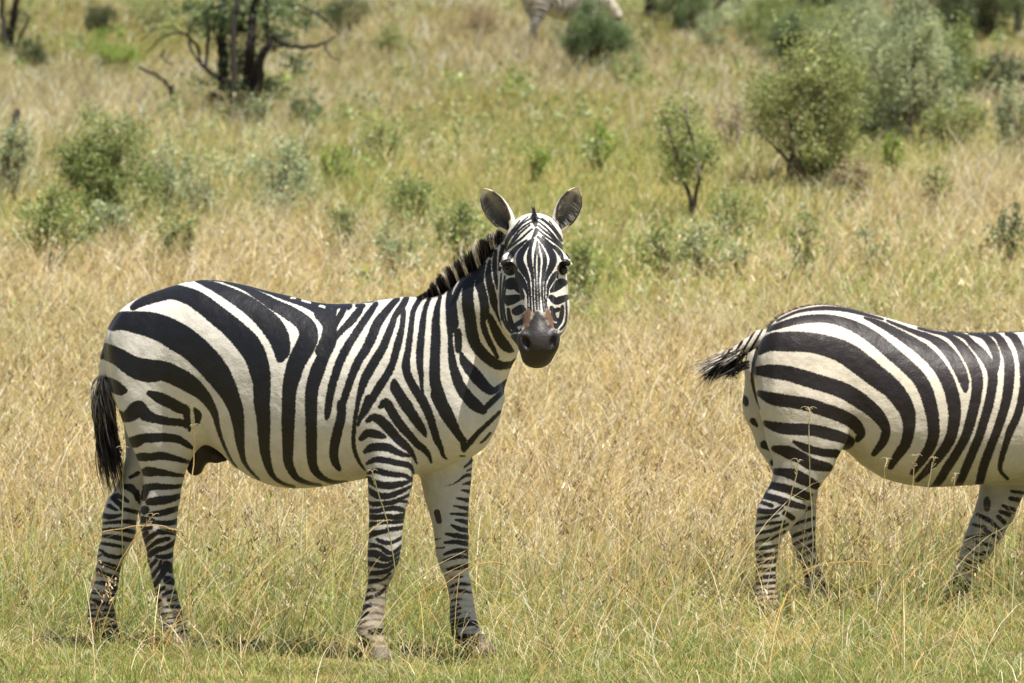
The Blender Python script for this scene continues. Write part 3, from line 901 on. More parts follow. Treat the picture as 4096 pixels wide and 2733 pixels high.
def ear_paint(inner, t, rim, P):
    n = len(t)
    col = np.tile([0.70, 0.66, 0.57], (n, 1))
    ii = inner == 1
    g = 0.52 + 0.26 * np.clip(rim[ii], 0, 1) ** 2
    dark = np.exp(-((rim[ii] - 0.12) / 0.30) ** 2) * np.clip(1.15 - t[ii], 0, 1)
    c = g[:, None] * np.array([1.0, .96, .88]) * (1 - 0.85 * dark[:, None])
    col[ii] = c
    edge = (rim > 0.90) & (t > 0.22) & (t < 0.86)
    col[edge] = [0.05, 0.035, 0.025]
    col[(t > 0.86)] = [0.74, 0.69, 0.58]
    return col

def strands(roots, tips, widths, cols_root, cols_tip, bend, nseg=4, seed=0):
    """ribbons of hair from roots to tips, sagging by bend"""
    rng = np.random.RandomState(seed)
    N = len(roots)
    ax = tips - roots
    r = rng.normal(size=(N, 3)); r[:, 1] *= 0.4
    side = np.cross(ax, r); side /= np.linalg.norm(side, axis=1)[:, None] + 1e-9
    V, C = [], []
    for i in range(nseg + 1):
        t = i / nseg
        p = roots + ax * t + bend * (t * (1 - t) * 4)
        w = widths * (1 - t) ** 0.6 * 0.5 + 0.0002
        V.append(np.stack([p - side * w[:, None], p + side * w[:, None]], 1))
        C.append(np.repeat((cols_root * (1 - t) + cols_tip * t)[:, None], 2, 1))
    V = np.stack(V, 1); C = np.stack(C, 1)
    base = np.arange(N)[:, None] * (nseg + 1) * 2
    F = []
    for i in range(nseg):
        a = base + i * 2
        F.append(np.concatenate([a, a + 1, a + 3, a + 2], 1))
    return V.reshape(-1, 3), np.concatenate(F), C.reshape(-1, 3)

def ball(c, r, seg=20, rings=12):
    th = np.linspace(0, math.pi, rings + 1)[:, None]; ph = np.linspace(0, 2 * math.pi, seg, endpoint=False)[None]
    V = np.stack([np.sin(th) * np.cos(ph), np.sin(th) * np.sin(ph), np.cos(th) + 0 * ph], -1).reshape(-1, 3) * r + c
    i = np.arange(rings)[:, None] * seg; j = np.arange(seg)[None]
    F = np.stack([i + j, i + seg + j, i + seg + (j + 1) % seg, i + (j + 1) % seg], -1).reshape(-1, 4)
    return V, F

M_EYE = None
def eye_material():
    k = Nodes("wet_dark_eye")
    p = k.n("ShaderNodeBsdfPrincipled"); p.inputs["Base Color"].default_value = (0.012, 0.008, 0.006, 1)
    p.inputs["Roughness"].default_value = 0.35
    k.l(p.outputs[0], k.out.inputs["Surface"])
    return k.m

def dust(col, u, v, amount, tint=(0.36, 0.25, 0.15)):
    a = np.clip(amount, 0, 1)[:, None]
    return col * (1 - a) + np.array(tint) * a

def build_standing():
    origin = at(1150, 2620, 20.1); origin[2] = 0
    root = empty("zebra", origin, "standing zebra with its head turned to face the viewer, ears up", "zebra", "zebras on the slope")
    M = masses_standing()
    V, Q = grow(M, 0.0056)
    V, Q = refine(V, Q)
    u, v = chart(V)
    # the silhouette keeps tiny folds of skin
    head = head_mask(M, V)
    ysp = 20.0 + mid1(u)
    masks = {'body': ~head, 'head': head, 'near': ~head & np.where((v > 1900) & (u < 900), u > 562, V[:, 1] < ysp), 'far': ~head & np.where((v > 1900) & (u < 900), u <= 562, V[:, 1] >= ysp)}
    stripe = paint(u, v, STR1, masks)
    hs = paint(u, v, HEAD1, masks)
    stripe = stripe - np.interp(v, [1750, 2000], [2.6, 0.3]) * np.interp(u, [1450, 1750], [1.0, .35])
    cheek = ((v > 1090) & (np.abs(u - 2148) > 52)).astype(float)
    stripe[head] = hs[head] * 1.9 - 2.0 - 3.0 * cheek[head]
    # cream coat; belly hair greyer, and darkened to carry the lower flank's shade
    col = np.tile(CREAM, (len(V), 1))
    belly_shade = np.clip((v - 1480) / 420, 0, 1)[:, None] * ~head[:, None]
    col = col * (1 - belly_shade) + np.array([0.455, 0.44, 0.395]) * belly_shade
    low = np.clip((v - 2150) / 380, 0, 1) * 0.8
    low = np.where((u > 1430) & (u < 1700) & (v > 2240), np.clip((v - 2240) / 120, 0, 1) * 0.85, low)
    low = low * np.where(u > 1700, 0.45, 1.0)
    col = dust(col, u, v, low, (0.32, 0.265, 0.19))
    band = np.sin(v * 2 * math.pi / 30 + 5 * vnoise(u + 3, v + 9, 60.0, 14)) * vnoise(u + 700, v + 20, 26.0, 15, 2)
    mott = np.clip((v - 2200) / 150, 0, 1) * np.clip(band * 1.5 + .05, 0, .75) * np.where(u > 1700, .5, 1.0)
    col = dust(col, u, v, mott, (0.075, 0.055, 0.045))
    hoofs = v > 2588
    col[hoofs] = [0.15, 0.128, 0.105]; stripe[hoofs] = np.maximum(stripe[hoofs], 6)
    far_hoof = (v > 2535) & (u > 1850); col[far_hoof] = [0.075, 0.062, 0.052]
    # dark sheath in front of the thigh, chestnut pad inside the far foreleg
    P_ = [V[:, i].astype(np.float32) for i in range(3)]
    sheath = np.min([m.fn(*P_) for m in M if m.grp.startswith('sheath')], 0)
    inner = (sheath < 0.010) & (V[:, 1] > 20.13) & (v > 1690)
    col[inner] = [0.022, 0.017, 0.015]; stripe[inner] = 10
    pad = stroke_dist(u, v, np.array([[1748, 2050, 26], [1756, 2085, 24]])) < 0
    pad &= V[:, 1] > 19.8
    col[pad] = [0.035, 0.032, 0.03]
    # muzzle, rust patches
    mz = paint(u, v, MUZ1, masks); ru = paint(u, v, RUST1, masks)
    nz = vnoise(u * 1.0, v * 1.0, 12.0, 4) * 10 - 5
    a = np.clip(0.7 - (ru + nz) / 18, 0, 1)[:, None] * head[:, None]
    col = col * (1 - a) + np.array([0.135, 0.073, 0.040]) * a
    stripe = np.where(head & (ru < -3) & (v > 1236), np.maximum(stripe, 10), stripe)
    a = np.clip(0.8 - (mz + nz) / 12, 0, 1)[:, None] * head[:, None]
    col = col * (1 - a) + np.array([0.022, 0.018, 0.016]) * a
    stripe = np.where(head & (mz < 3), np.maximum(stripe, 10), stripe)
    # nostrils and lids
    for (eu, ev, er) in ((2103, 1371, 25), (2212, 1367, 23)):
        m = head & (np.hypot((u - eu) * 1.5, v - ev) < er) & (V[:, 1] < 19.5)
        col[m] = [0.006, 0.005, 0.005]
    # cheek back, throat and ears of the same skin
    parts_V, parts_F, parts_c, parts_s = [V], [Q], [col], [stripe]
    n0 = len(V)
    ears = []
    for bu, bv, bc, tu, tv, tc, od, wd in ((2048, 925, -.34, 1930, 752, -.37, (-0.45, -1.0, 0.15), 50), (2228, 925, -.34, 2310, 746, -.37, (0.35, -1.0, 0.15), 50)):
        eV, eF, inn, tt, rim = ear_shell(at(bu, bv, 20 + bc), at(tu, tv, 20 + tc), od, wd * S1)
        ec = ear_paint(inn, tt, rim, eV)
        parts_V.append(eV); parts_F.append(eF + n0); parts_c.append(ec); parts_s.append(np.full(len(eV), 12.0))
        n0 += len(eV); ears.append((eV, inn, tt, rim))
    VV = np.concatenate(parts_V)
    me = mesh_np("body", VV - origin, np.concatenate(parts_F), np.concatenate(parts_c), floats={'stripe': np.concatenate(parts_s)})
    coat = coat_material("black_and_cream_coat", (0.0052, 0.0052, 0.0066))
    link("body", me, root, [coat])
    rng = np.random.RandomState(5)
    # upright mane
    crest = np.array([(1668, 1196, -.08), (1700, 1190, -.09), (1759, 1170, -.115), (1793, 1149, -.13), (1839, 1122, -.15), (1880, 1096, -.185), (1920, 1065, -.215), (1948, 1038, -.235), (1977, 1010, -.25), (2010, 985, -.26), (2040, 950, -.26)], float)
    n = 9000
    tt = np.sort(rng.rand(n)) ** 0.85 * (len(crest) - 1.001)
    i = tt.astype(int); f = (tt - i)[:, None]
    b = crest[i] * (1 - f) + crest[i + 1] * f
    ln = np.interp(tt, [0, 1, 2, 3, 4, 5, 6, 7, 9, 10], [8, 14, 44, 60, 72, 76, 84, 84, 72, 54]) * rng.uniform(.62, 1.06, n)
    tuft = vnoise(tt * 7, tt * 0 + 3, 1.0, 31)
    ln *= 0.72 + 0.5 * tuft
    lean = np.interp(tt, [0, 2, 5, 8, 10], [-.75, -.50, -.30, -.12, 0]) + rng.normal(0, .10, n) + (tuft - .5) * 0.25
    dep = rng.normal(0, .014, n)
    rt = at(b[:, 0] + 6, b[:, 1] + 18, 20 + b[:, 2] + dep)
    tp = at(b[:, 0] + ln * lean, b[:, 1] - ln, 20 + b[:, 2] + dep * 2.5 + rng.normal(0, .006, n))
    key = np.full(n, -1.0)
    for wu, wh in ((1759, 3), (1797, 4), (1834, 4), (1871, 5), (1914, 11), (1978, 7)):
        key[np.abs(b[:, 0] - wu + rng.normal(0, 1.5, n)) < wh] = 1
    dark = key < 0
    cr = np.where(dark[:, None], [0.012, 0.012, 0.014], [0.70, 0.62, 0.50])
    ct = np.where(dark[:, None], [0.013, 0.012, 0.013], [0.64, 0.56, 0.46])
    brown = (rng.rand(n)[:, None] < 0.10) & dark[:, None]
    ct = np.where(brown, [0.07, 0.04, 0.022], ct)
    V2, F2, C2 = strands(rt, tp, np.full(n, .0050), cr, ct, np.zeros((n, 3)), 3, 1)
    link("mane", mesh_np("mane", V2 - origin, F2, C2), root, [M_HAIR])
    # forelock
    n = 160
    rt = at(rng.normal(2138, 6, n), rng.uniform(868, 893, n), 20 + rng.normal(-.43, .02, n))
    tp = at(rng.normal(2134, 4, n), rng.uniform(822, 860, n), 20 + rng.normal(-.42, .015, n))
    V2, F2, C2 = strands(rt, tp, np.full(n, .004), np.full((n, 3), .010), np.full((n, 3), .012), np.zeros((n, 3)), 3, 2)
    link("forelock", mesh_np("forelock", V2 - origin, F2, C2), root, [M_HAIR])
    # tail switch
    n = 1500
    tt = rng.rand(n)
    bu = np.interp(tt, [0, .3, 1], [412, 408, 424]); bv = np.interp(tt, [0, 1], [1500, 1745])
    ln = rng.uniform(120, 260, n) * (0.55 + .55 * tt)
    side = rng.normal(0, 1, n)
    rt = at(bu + side * 9, bv, 20.35 + rng.normal(0, .014, n))
    tp = at(bu + np.clip(side, -1.5, 1.5) * 25 + 26 * (tt - .35) + 22, bv + ln, 20.34 + rng.normal(0, .04, n))
    bend = np.stack([side * .006 - .006, rng.normal(0, .008, n), 0 * side], 1)
    pale = (rng.rand(n) < np.interp(tt, [0, .35, .55, 1], [.75, .6, .18, .03]))
    cr = np.where(pale[:, None], [0.50, 0.46, 0.38], [0.014, 0.011, 0.010]); ct = np.where(pale[:, None], [0.16, 0.12, .08], [0.03, 0.018, 0.012])
    V2, F2, C2 = strands(rt, tp, rng.uniform(.003, .0065, n), cr, ct, bend, 6, 3)
    link("tail_hair", mesh_np("tail_hair", V2 - origin, F2, C2), root, [M_HAIR])
    # hair inside the ears
    hv, hf, hc, off = [], [], [], 0
    for eV, inn, t2, rim in ears:
        idx = np.where((inn == 1) & (t2 < .8) & (rim > .35))[0]
        idx = rng.choice(idx, 900)
        inner_c = eV[(inn == 1)].mean(0)
        rt = eV[idx]
        cen = np.array([eV[(inn == 1) & (np.abs(t2 - q) < .03)].mean(0) for q in t2[idx]])
        tp = rt + (cen - rt) * rng.uniform(.2, .7, 900)[:, None] + rng.normal(0, .004, (900, 3)) + np.array([0, -.006, .010])
        cc = np.tile([0.34, 0.31, 0.25], (900, 1)) * rng.uniform(.4, 1.1, 900)[:, None]
        a, b_, c_ = strands(rt, tp, np.full(900, .0012), cc, cc * .7, np.zeros((900, 3)), 3, 4)
        hv.append(a); hf.append(b_ + off); hc.append(c_); off += len(a)
    link("ear_hair", mesh_np("ear_hair", np.concatenate(hv) - origin, np.concatenate(hf), np.concatenate(hc)), root, [M_HAIR])
    em = eye_material()
    for eu, ev, ec in ((2036, 1083, -.430), (2252, 1081, -.430)):
        a, b_ = ball(at(eu, ev, 20 + ec) - origin, 19 * S1)
        link("eye", mesh_np("eye", a, b_), root, [em])
    return root
STR2 = stroke_list("""
Z body k: 690,225,14 760,190,16 850,158,18 1000,140,26 1150,152,24 1300,188,20 1400,215,14
Z body k: 620,285,30 690,262,40 780,235,46 880,215,52 1020,210,54 1150,240,64 1250,285,76 1330,335,84 1400,390,88 1480,460,90 1560,530,90 1640,610,92 1690,700,92 1720,800,88 1738,900,80 1740,1000,74 1710,1090,68 1650,1180,54 1600,1250,36
Z body k: 570,430,50 640,372,112 760,365,130 900,370,132 1040,400,138 1160,450,150 1270,530,150 1370,610,142 1460,680,130 1530,770,118 1570,860,96 1575,960,76 1550,1060,68 1500,1130,58 1450,1210,36
Z body k: 545,560,50 640,565,86 760,580,96 880,615,102 1000,650,102 1120,690,106 1220,745,106 1310,810,96 1380,880,82 1420,960,60 1400,1040,54 1340,1120,34
Z body k: 570,715,40 660,750,80 780,770,80 900,790,86 1020,830,86 1130,870,86 1210,920,80 1250,980,60 1230,1025,36
Z body k: 610,915,36 700,945,70 800,955,76 920,960,76 1030,985,76 1120,1010,70 1180,1040,58 1145,1085,26
Z near k: 670,1085,40 760,1110,80 850,1150,80 920,1190,80 1035,1212,56
Z near k: 800,1040,18 880,1080,50 980,1110,50 1085,1120,56
Z near k: 670,1240,40 780,1255,72 860,1290,80 950,1335,56
Z near k: 630,1330,50 760,1360,62 860,1400,70 930,1415,46
Z near k: 580,1395,40 700,1425,44
Z body k: 1280,205,16 1380,245,40 1480,300,56 1580,360,72 1680,430,86 1760,510,88 1820,600,88 1860,700,90 1880,800,86 1880,900,76 1860,1000,70 1820,1080,66 1760,1160,60 1690,1240,48 1630,1300,30
Z body k: 1430,225,14 1600,295,30 1720,340,44 1800,390,66 1870,470,76 1920,560,76 1948,640,62 1955,695,26
Z body k: 1640,275,16 1740,300,20 1830,320,30 1900,370,52 1960,440,72 2010,530,76 2035,620,76 2030,720,70 2010,820,68 1985,920,66 1950,1020,60 1900,1110,56 1830,1220,58 1770,1315,50 1710,1370,30
Z body k: 1840,302,16 1950,330,34 2010,390,48 2070,450,62 2110,510,62 2140,590,62 2130,700,60 2110,800,60 2080,900,58 2050,1000,56 2000,1120,56 1950,1240,54 1905,1340,44 1870,1400,30
Z body k: 1980,312,14 2080,330,40 2140,400,56 2165,480,50 2150,560,50
Z body k: 2100,312,14 2170,330,42 2220,410,60 2250,500,66 2250,620,66 2235,740,62 2210,840,60 2170,960,56 2120,1090,56 2080,1200,58 2050,1320,50 2030,1390,36
Z body k: 2230,312,20 2285,340,50 2335,450,52 2350,600,52 2345,700,52 2310,850,50 2260,960,50 2230,1050,40 2200,1150,34 2190,1230,24 2240,1290,18
Z body k: 2390,300,50 2430,450,60 2450,650,60 2440,850,60 2400,1050,55 2380,1250,50
Z body k: 2500,300,50 2530,450,60 2550,650,60 2560,850,60 2530,1000,55 2490,1150,50
Z body k: 2610,320,50 2630,450,60 2650,650,60 2680,850,60 2660,1000,55 2640,1150,50
Z body k: 2720,340,50 2740,450,60 2760,650,60 2800,850,60 2790,1000,55 2770,1150,50
Z body k: 2850,400,50 2860,550,60 2870,750,60 2900,950,60
Z body k: 2980,480,50 2970,600,55 2960,780,55 2970,960,50
Z body k: 3100,560,45 3080,700,50 3060,860,50
Z body k: 3210,640,42 3180,780,46 3150,930,46
Z body k: 3310,730,40 3270,860,44 3230,1010,40
Z far k: 425,590,30 445,580,50 460,590,20
Z far k: 440,740,40 470,760,46 480,790,20
Z far k: 525,900,40 550,930,20
Z far k: 600,1060,50 650,1080,44
Z far k: 660,1180,40
Y near k: 455,320,50 530,340,52 620,370,56 720,398,40
Y near k: 415,360,30 500,390,32
Y near k: 385,420,40 500,432,42 570,400,30
Y near k: 385,482,24 480,470,30 550,458,20
Y near k: 590,440,40 645,475,44
Y near k: 380,532,22 500,512,24 590,500,20
Y near k: 380,582,26 500,562,30 610,520,24
Y near k: 380,642,26 480,622,30 590,570,24
Y near k: 380,692,28 545,670,34
Y near k: 380,742,28 540,725,34
Y near k: 380,792,32 535,775,38
Y near k: 380,842,30 535,830,38
Y near k: 380,892,28 535,880,36
Y near k: 380,936,20 535,925,26
Y near k: 380,977,16 540,965,20
Y near k: 385,1012,14 550,1000,20
Y near k: 385,1047,16 550,1035,20
Y near k: 420,1110,54 550,1110,64
Y far k: 640,455,30 770,405,30
Y far k: 620,530,26 800,475,28
Y far k: 630,605,30 800,548,32
Y far k: 650,655,28 800,600,30
Y far k: 680,705,30 805,650,32
Y far k: 695,745,28 810,690,30
Y far k: 720,805,40 820,770,42
Y far k: 750,875,40 860,850,52
Y far k: 760,945,44 870,950,62
Y far k: 2170,288,18 2260,302,22
Y far k: 2165,338,28 2235,352,32
Y far k: 2110,388,18 2180,422,44
Y far k: 2095,428,30 2155,452,32
Y far k: 1930,448,18 2020,492,32
Y far k: 2080,468,30 2120,505,32
Y far k: 1900,518,18 1985,542,26
Y far k: 2035,508,24 2090,565,32
Y far k: 1860,612,18 1940,600,20 2025,588,26
Y far k: 1985,558,24 2070,615,26
Y far k: 1850,680,16 1920,722,22 2000,720,32
Y far k: 1915,640,20 2020,662,30
Y far k: 1860,782,24 1955,780,32
Y far k: 1850,832,28 1915,842,32
Y far k: 1790,888,24 1885,932,26
Y far k: 1775,928,30 1870,962,26
Y far k: 1745,990,40 1860,980,26
Y far k: 1735,1042,60 1850,1030,42
Y far k: 1730,1102,50 1840,1122,42
Y far k: 1750,1162,40 1835,1182,42
""")

S2 = 22.0 / 22140.0
def mid2(u):
    return 0.02 + 0.25 * (np.asarray(u, float) - 3100) / 1000

def build_leaving():
    Y0 = 22.0
    n2 = lambda l: px_nodes(l, Y0, S2)
    origin = at(3600, 2440, 22.1); origin[2] = 0
    root = empty("zebra", origin, "browner striped zebra on the right, walking out of the picture with its tail lifted", "zebra", "zebras on the slope")
    M = []
    top = [(3012, 1500), (3018, 1440), (3040, 1370), (3080, 1302), (3116, 1267), (3175, 1240), (3235, 1224), (3294, 1219), (3353, 1225), (3442, 1246), (3532, 1267), (3621, 1293),
           (3710, 1316), (3799, 1328), (3888, 1333), (4007, 1331), (4096, 1328), (4220, 1318), (4330, 1325), (4450, 1390), (4560, 1490), (4610, 1560)]
    bot = [(3012, 1500), (3018, 1560), (3060, 1680), (3140, 1760), (3260, 1790), (3383, 1800), (3442, 1858), (3532, 1914), (3621, 1938), (3710, 1949), (3799, 1946),
           (3947, 1936), (4084, 1926), (4220, 1905), (4350, 1880), (4480, 1790), (4570, 1680), (4610, 1560)]
    hw = [(3012, 20), (3030, 120), (3080, 195), (3180, 230), (3300, 245), (3500, 275), (3700, 300), (3850, 300), (4000, 280), (4200, 240), (4400, 200), (4540, 120), (4610, 20)]
    M.append(px_barrel(top, bot, hw, mid2, Y0, S2, 0.02))
    # near and far thighs, a crease between them
    M.append(tube(n2([(3190, 1450, 165, -.10, .5), (3200, 1600, 165, -.12, .5), (3205, 1740, 140, -.12, .55), (3205, 1830, 108, -.12, .6), (3195, 1890, 84, -.12, .7)]), 0.05))
    M.append(tube(n2([(3270, 1640, 120, -.13, .5), (3285, 1750, 88, -.13, .5), (3262, 1830, 62, -.13, .5), (3215, 1900, 56, -.12, .6)]), 0.05))
    M.append(tube(n2([(3130, 1480, 150, .15, .5), (3120, 1620, 148, .17, .5), (3140, 1740, 120, .17, .55), (3175, 1850, 90, .15, .65)]), 0.04))
    M.append(tube(n2([(3215, 1830, 100, -.10, .7), (3190, 1890, 82, -.10, .8), (3165, 1950, 78, -.10, .9), (3140, 2010, 86, -.10, .9), (3105, 2060, 78, -.10, .95), (3080, 2120, 58, -.10), (3068, 2190, 46, -.10), (3063, 2260, 39, -.10), (3062, 2320, 40, -.10),
                      (3062, 2370, 44, -.10), (3066, 2410, 46, -.105), (3078, 2440, 38, -.11), (3085, 2490, 44, -.115)]), 0.04))
    M.append(px_ell(3088, 2478, -.115, 46, 34, 46, 0.02, Y0=Y0, S=S2))
    M.append(tube(n2([(3190, 1850, 90, .15, .7), (3205, 1960, 66, .17), (3206, 2040, 58, .18), (3208, 2100, 54, .18), (3214, 2160, 46, .18), (3227, 2220, 38, .18), (3247, 2275, 35, .18),
                      (3262, 2320, 38, .18), (3266, 2352, 34, .175), (3275, 2400, 38, .17), (3280, 2425, 40, .165)]), 0.04))
    # forelegs: the far one stretched back, the near one forward
    fr = .26
    M.append(tube(n2([(4150, 1640, 120, .40, .6), (4080, 1800, 108, .40, .7), (4030, 1900, 98, .39, .8), (4005, 1966, 86, .38, .9), (3982, 2040, 80, .37), (3948, 2110, 72, .36), (3918, 2170, 64, .35), (3895, 2215, 54, .34),
                      (3868, 2270, 42, .33), (3845, 2320, 38, .32), (3828, 2360, 41, .31), (3816, 2398, 42, .30), (3816, 2440, 34, .29), (3822, 2490, 38, .28)]), 0.04))
    M.append(px_ell(3824, 2484, .28, 38, 30, 42, 0.02, Y0=Y0, S=S2))
    M.append(tube(n2([(4270, 1450, 140, .18, .5), (4260, 1640, 130, .16, .6), (4255, 1780, 100, .16, .8), (4270, 1900, 80, .16), (4290, 2050, 64, .16), (4300, 2150, 60, .16), (4305, 2220, 44, .16),
                      (4310, 2320, 36, .16), (4315, 2380, 44, .16), (4330, 2420, 36, .15), (4345, 2470, 42, .15)]), 0.04))
    # neck and grazing head beyond the frame
    M.append(tube(n2([(4430, 1560, 215, .33, .6), (4600, 1640, 165, .38, .65), (4740, 1740, 125, .42, .7), (4830, 1830, 95, .44, .85)]), 0.05))
    M.append(tube(n2([(4820, 1830, 90, .44, .9), (4860, 1960, 84, .45, .85), (4875, 2090, 62, .46, .9), (4885, 2200, 58, .46, .9)]), 0.04, grp='head'))
    # lifted tail
    M.append(tube(n2([(3095, 1345, 34, .02), (3040, 1352, 30, .02), (2985, 1385, 26, .02), (2930, 1415, 21, .02), (2870, 1450, 15, .02)]), 0.02, grp='tail'))
    V, Q = grow(M, 0.0075)
    V, Q = refine(V, Q)
    u, v = chart(V)
    ysp = Y0 + mid2(u) + 0.0
    body = np.ones(len(V), bool)
    legs = v > 1780
    near = V[:, 1] < ysp - 0.005
    cleft = stroke_dist(u, v, np.array([[3030, 1395, 14], [3014, 1460, 16], [3010, 1520, 15], [3022, 1585, 10], [3040, 1640, 3]])) < 0
    buttock_far = (V[:, 1] > Y0 + mid2(u) + 0.06)
    tail = (u < 3075) & (v < 1380 + (u < 3030) * 120) & (u < 3095 - (v - 1340) * 0.5)
    masks = {'body': ~buttock_far | (v < 1700) & (u > 3080), 'near': near, 'far': ~near, 'head': np.zeros(len(V), bool)}
    masks['body'] &= ~((u < 3012) & (v > 1420))
    stripe = paint(u, v, STR2, masks)
    # head: simple down-the-face bands; tail: rings
    Mh = [m for m in M if m.grp in ('head', 'tail')]
    P = [V[:, i].astype(np.float32) for i in range(3)]
    dt = M[-1].fn(*P); dh = M[-2].fn(*P)
    db = np.min([m.fn(*P) for m in M[:-2]], 0)
    stripe = stripe - np.where(u > 3740, np.interp(v, [1800, 2000], [2.0, 1.2]), np.interp(v, [1800, 2000], [2.0, -0.3]))
    it = (dt < db) & (u < 3075)
    stripe[it] = 9 * np.sin((u[it] * .86 + v[it] * .5) / 24.0 * 2 * math.pi) + 3
    ih = dh < db
    stripe[ih] = 9 * np.sin(v[ih] / 22.0)
    col = np.tile(np.array([0.575, 0.515, 0.41]), (len(V), 1))
    col = dust(col, u, v, np.clip((v - 2150) / 300, 0, 1) * .85, (0.36, 0.25, 0.15))
    col = dust(col, u, v, np.clip((v - 1840) / 110, 0, 1) * (u > 3400) * (v < 1960) * .25, (0.42, 0.33, 0.22))
    belly_shade = np.clip((v - 1560) / 380, 0, 1)[:, None]  # greyer belly hair, also painting shade onto the lower flank
    col = col * (1 - .9 * belly_shade) + np.array([0.43, 0.405, 0.345]) * .9 * belly_shade
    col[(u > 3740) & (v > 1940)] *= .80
    col = dust(col, u, v, np.clip((v - 2150) / 300, 0, 1) * .7, (0.30, 0.21, 0.13))
    h = v > 2455; col[h] = [0.09, 0.07, 0.055]; stripe[h] = 8
    pad = np.hypot((u - 3948) / 15, (v - 2018) / 32) < 1
    pad &= ~near; col[pad] = [.05, .042, .035]; stripe[pad] = 10
    crease = (np.abs(u - (3030 + np.clip(v - 1500, 0, 400) * .23)) < 0)
    col[cleft] = [.03, .026, .024]; stripe[cleft] = 10
    col[ih & (v > 2150)] = [0.04, 0.032, 0.028]; stripe[ih & (v > 2150)] = 10
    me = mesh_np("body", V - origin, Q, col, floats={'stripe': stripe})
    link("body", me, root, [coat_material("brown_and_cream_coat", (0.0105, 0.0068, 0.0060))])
    rng = np.random.RandomState(12)
    # tail switch
    n = 900
    tt = rng.rand(n)
    bu = np.interp(tt, [0, .5, 1], [3000, 2935, 2862]); bv = np.interp(tt, [0, .5, 1], [1385, 1412, 1452])
    ln = rng.uniform(60, 120, n)
    ang = rng.normal(2.72, .20, n) - (rng.rand(n) < .35) * 0.5
    rt = at(bu + rng.normal(0, 4, n), bv + rng.normal(0, 12, n), Y0 + .02 + rng.normal(0, .014, n))
    tp = at(bu + np.cos(ang) * ln, bv + np.sin(ang) * ln + 10, Y0 + .02 + rng.normal(0, .03, n))
    pale = (rng.rand(n) < .62) & (ang > 2.45)
    cr = np.where(pale[:, None], [0.56, 0.50, 0.40], [0.016, 0.012, 0.010]); ct = np.where(pale[:, None], [0.46, 0.41, 0.33], [0.02, 0.014, .011])
    V2, F2, C2 = strands(rt, tp, np.full(n, .0040), cr, ct, np.zeros((n, 3)), 3, 13)
    n = 260
    rt2 = at(rng.uniform(2880, 3000, n), rng.uniform(1440, 1475, n), Y0 + .02 + rng.normal(0, .012, n))
    tp2 = at(rng.uniform(2815, 2960, n), rng.uniform(1485, 1530, n), Y0 + .02 + rng.normal(0, .03, n))
    a, b_, c_ = strands(rt2, tp2, np.full(n, .0042), np.full((n, 3), .012), np.full((n, 3), .012), np.zeros((n, 3)), 3, 14)
    link("tail_hair", mesh_np("tail_hair", np.concatenate([V2, a]) - origin, np.concatenate([F2, b_ + len(V2)]), np.concatenate([C2, c_])), root, [M_HAIR])
    # short brown ridge of hair along the spine
    n = 2600
    uu = rng.uniform(3060, 4300, n)
    tv = np.interp(uu, [t[0] for t in top], [t[1] for t in top])
    rt = at(uu, tv + 6, Y0 + mid2(uu) + rng.normal(0, .012, n))
    tp = at(uu - rng.uniform(6, 18, n), tv - rng.uniform(1, 7, n), Y0 + mid2(uu) + rng.normal(0, .016, n))
    cc = np.where(rng.rand(n)[:, None] < .6, [0.04, .022, .014], [0.40, .30, .19])
    a, b_, c_ = strands(rt, tp, np.full(n, .003), cc, cc, np.zeros((n, 3)), 2, 15)
    nm = 900
    t = rng.rand(nm)
    mu = np.interp(t, [0, .35, .7, 1], [4320, 4470, 4670, 4850]); mv = np.interp(t, [0, .35, .7, 1], [1330, 1390, 1540, 1760])
    mc = np.interp(t, [0, 1], [.33, .44])
    rt = at(mu, mv + 10, Y0 + mc + rng.normal(0, .012, nm)); tp = at(mu + 30 * t + rng.normal(0, 6, nm), mv - rng.uniform(50, 85, nm), Y0 + mc + rng.normal(0, .02, nm))
    cc = np.where((np.sin(mu / 9) > 0)[:, None], [0.02, .014, .012], [0.55, .47, .36])
    d, e, g = strands(rt, tp, np.full(nm, .006), cc, cc * .8, np.zeros((nm, 3)), 2, 16)
    link("mane", mesh_np("mane", np.concatenate([a, d]) - origin, np.concatenate([b_, e + len(a)]), np.concatenate([c_, g])), root, [M_HAIR])
    ear_V = []
    for sx in (-.05, .05):
        eV, eF, inn, tt2, rim = ear_shell(at(4800, 1800, Y0 + .44 + sx), at(4770, 1640, Y0 + .44 + sx * 2.2), (0.6, -0.5, .2), 42 * S2)
        ear_V.append((eV, eF, ear_paint(inn, tt2, rim, eV)))
        link("ear", mesh_np("ear", eV - origin, eF, ear_V[-1][2]), root, [M_HAIR])
    return root

def build_grazing_far(src):
    """a third zebra far up the slope, side on, its legs lost in the grass"""
    Yf = ground_y(2110, 188)
    r = src.copy(); COL.objects.link(r)
    gx = float(at(2106, 188, Yf)[0]) + 0.51
    r.location = (gx, Yf, float(terrain(gx, Yf)) - 0.03)
    r.rotation_euler = (0, 0, math.radians(24))
    r["label"] = "far zebra up the slope, cut by the top edge, half hidden by a bush"
    r["group"] = "zebras on the slope"
    for ch in list(src.children):
        c = ch.copy(); COL.objects.link(c); c.parent = r
    return r
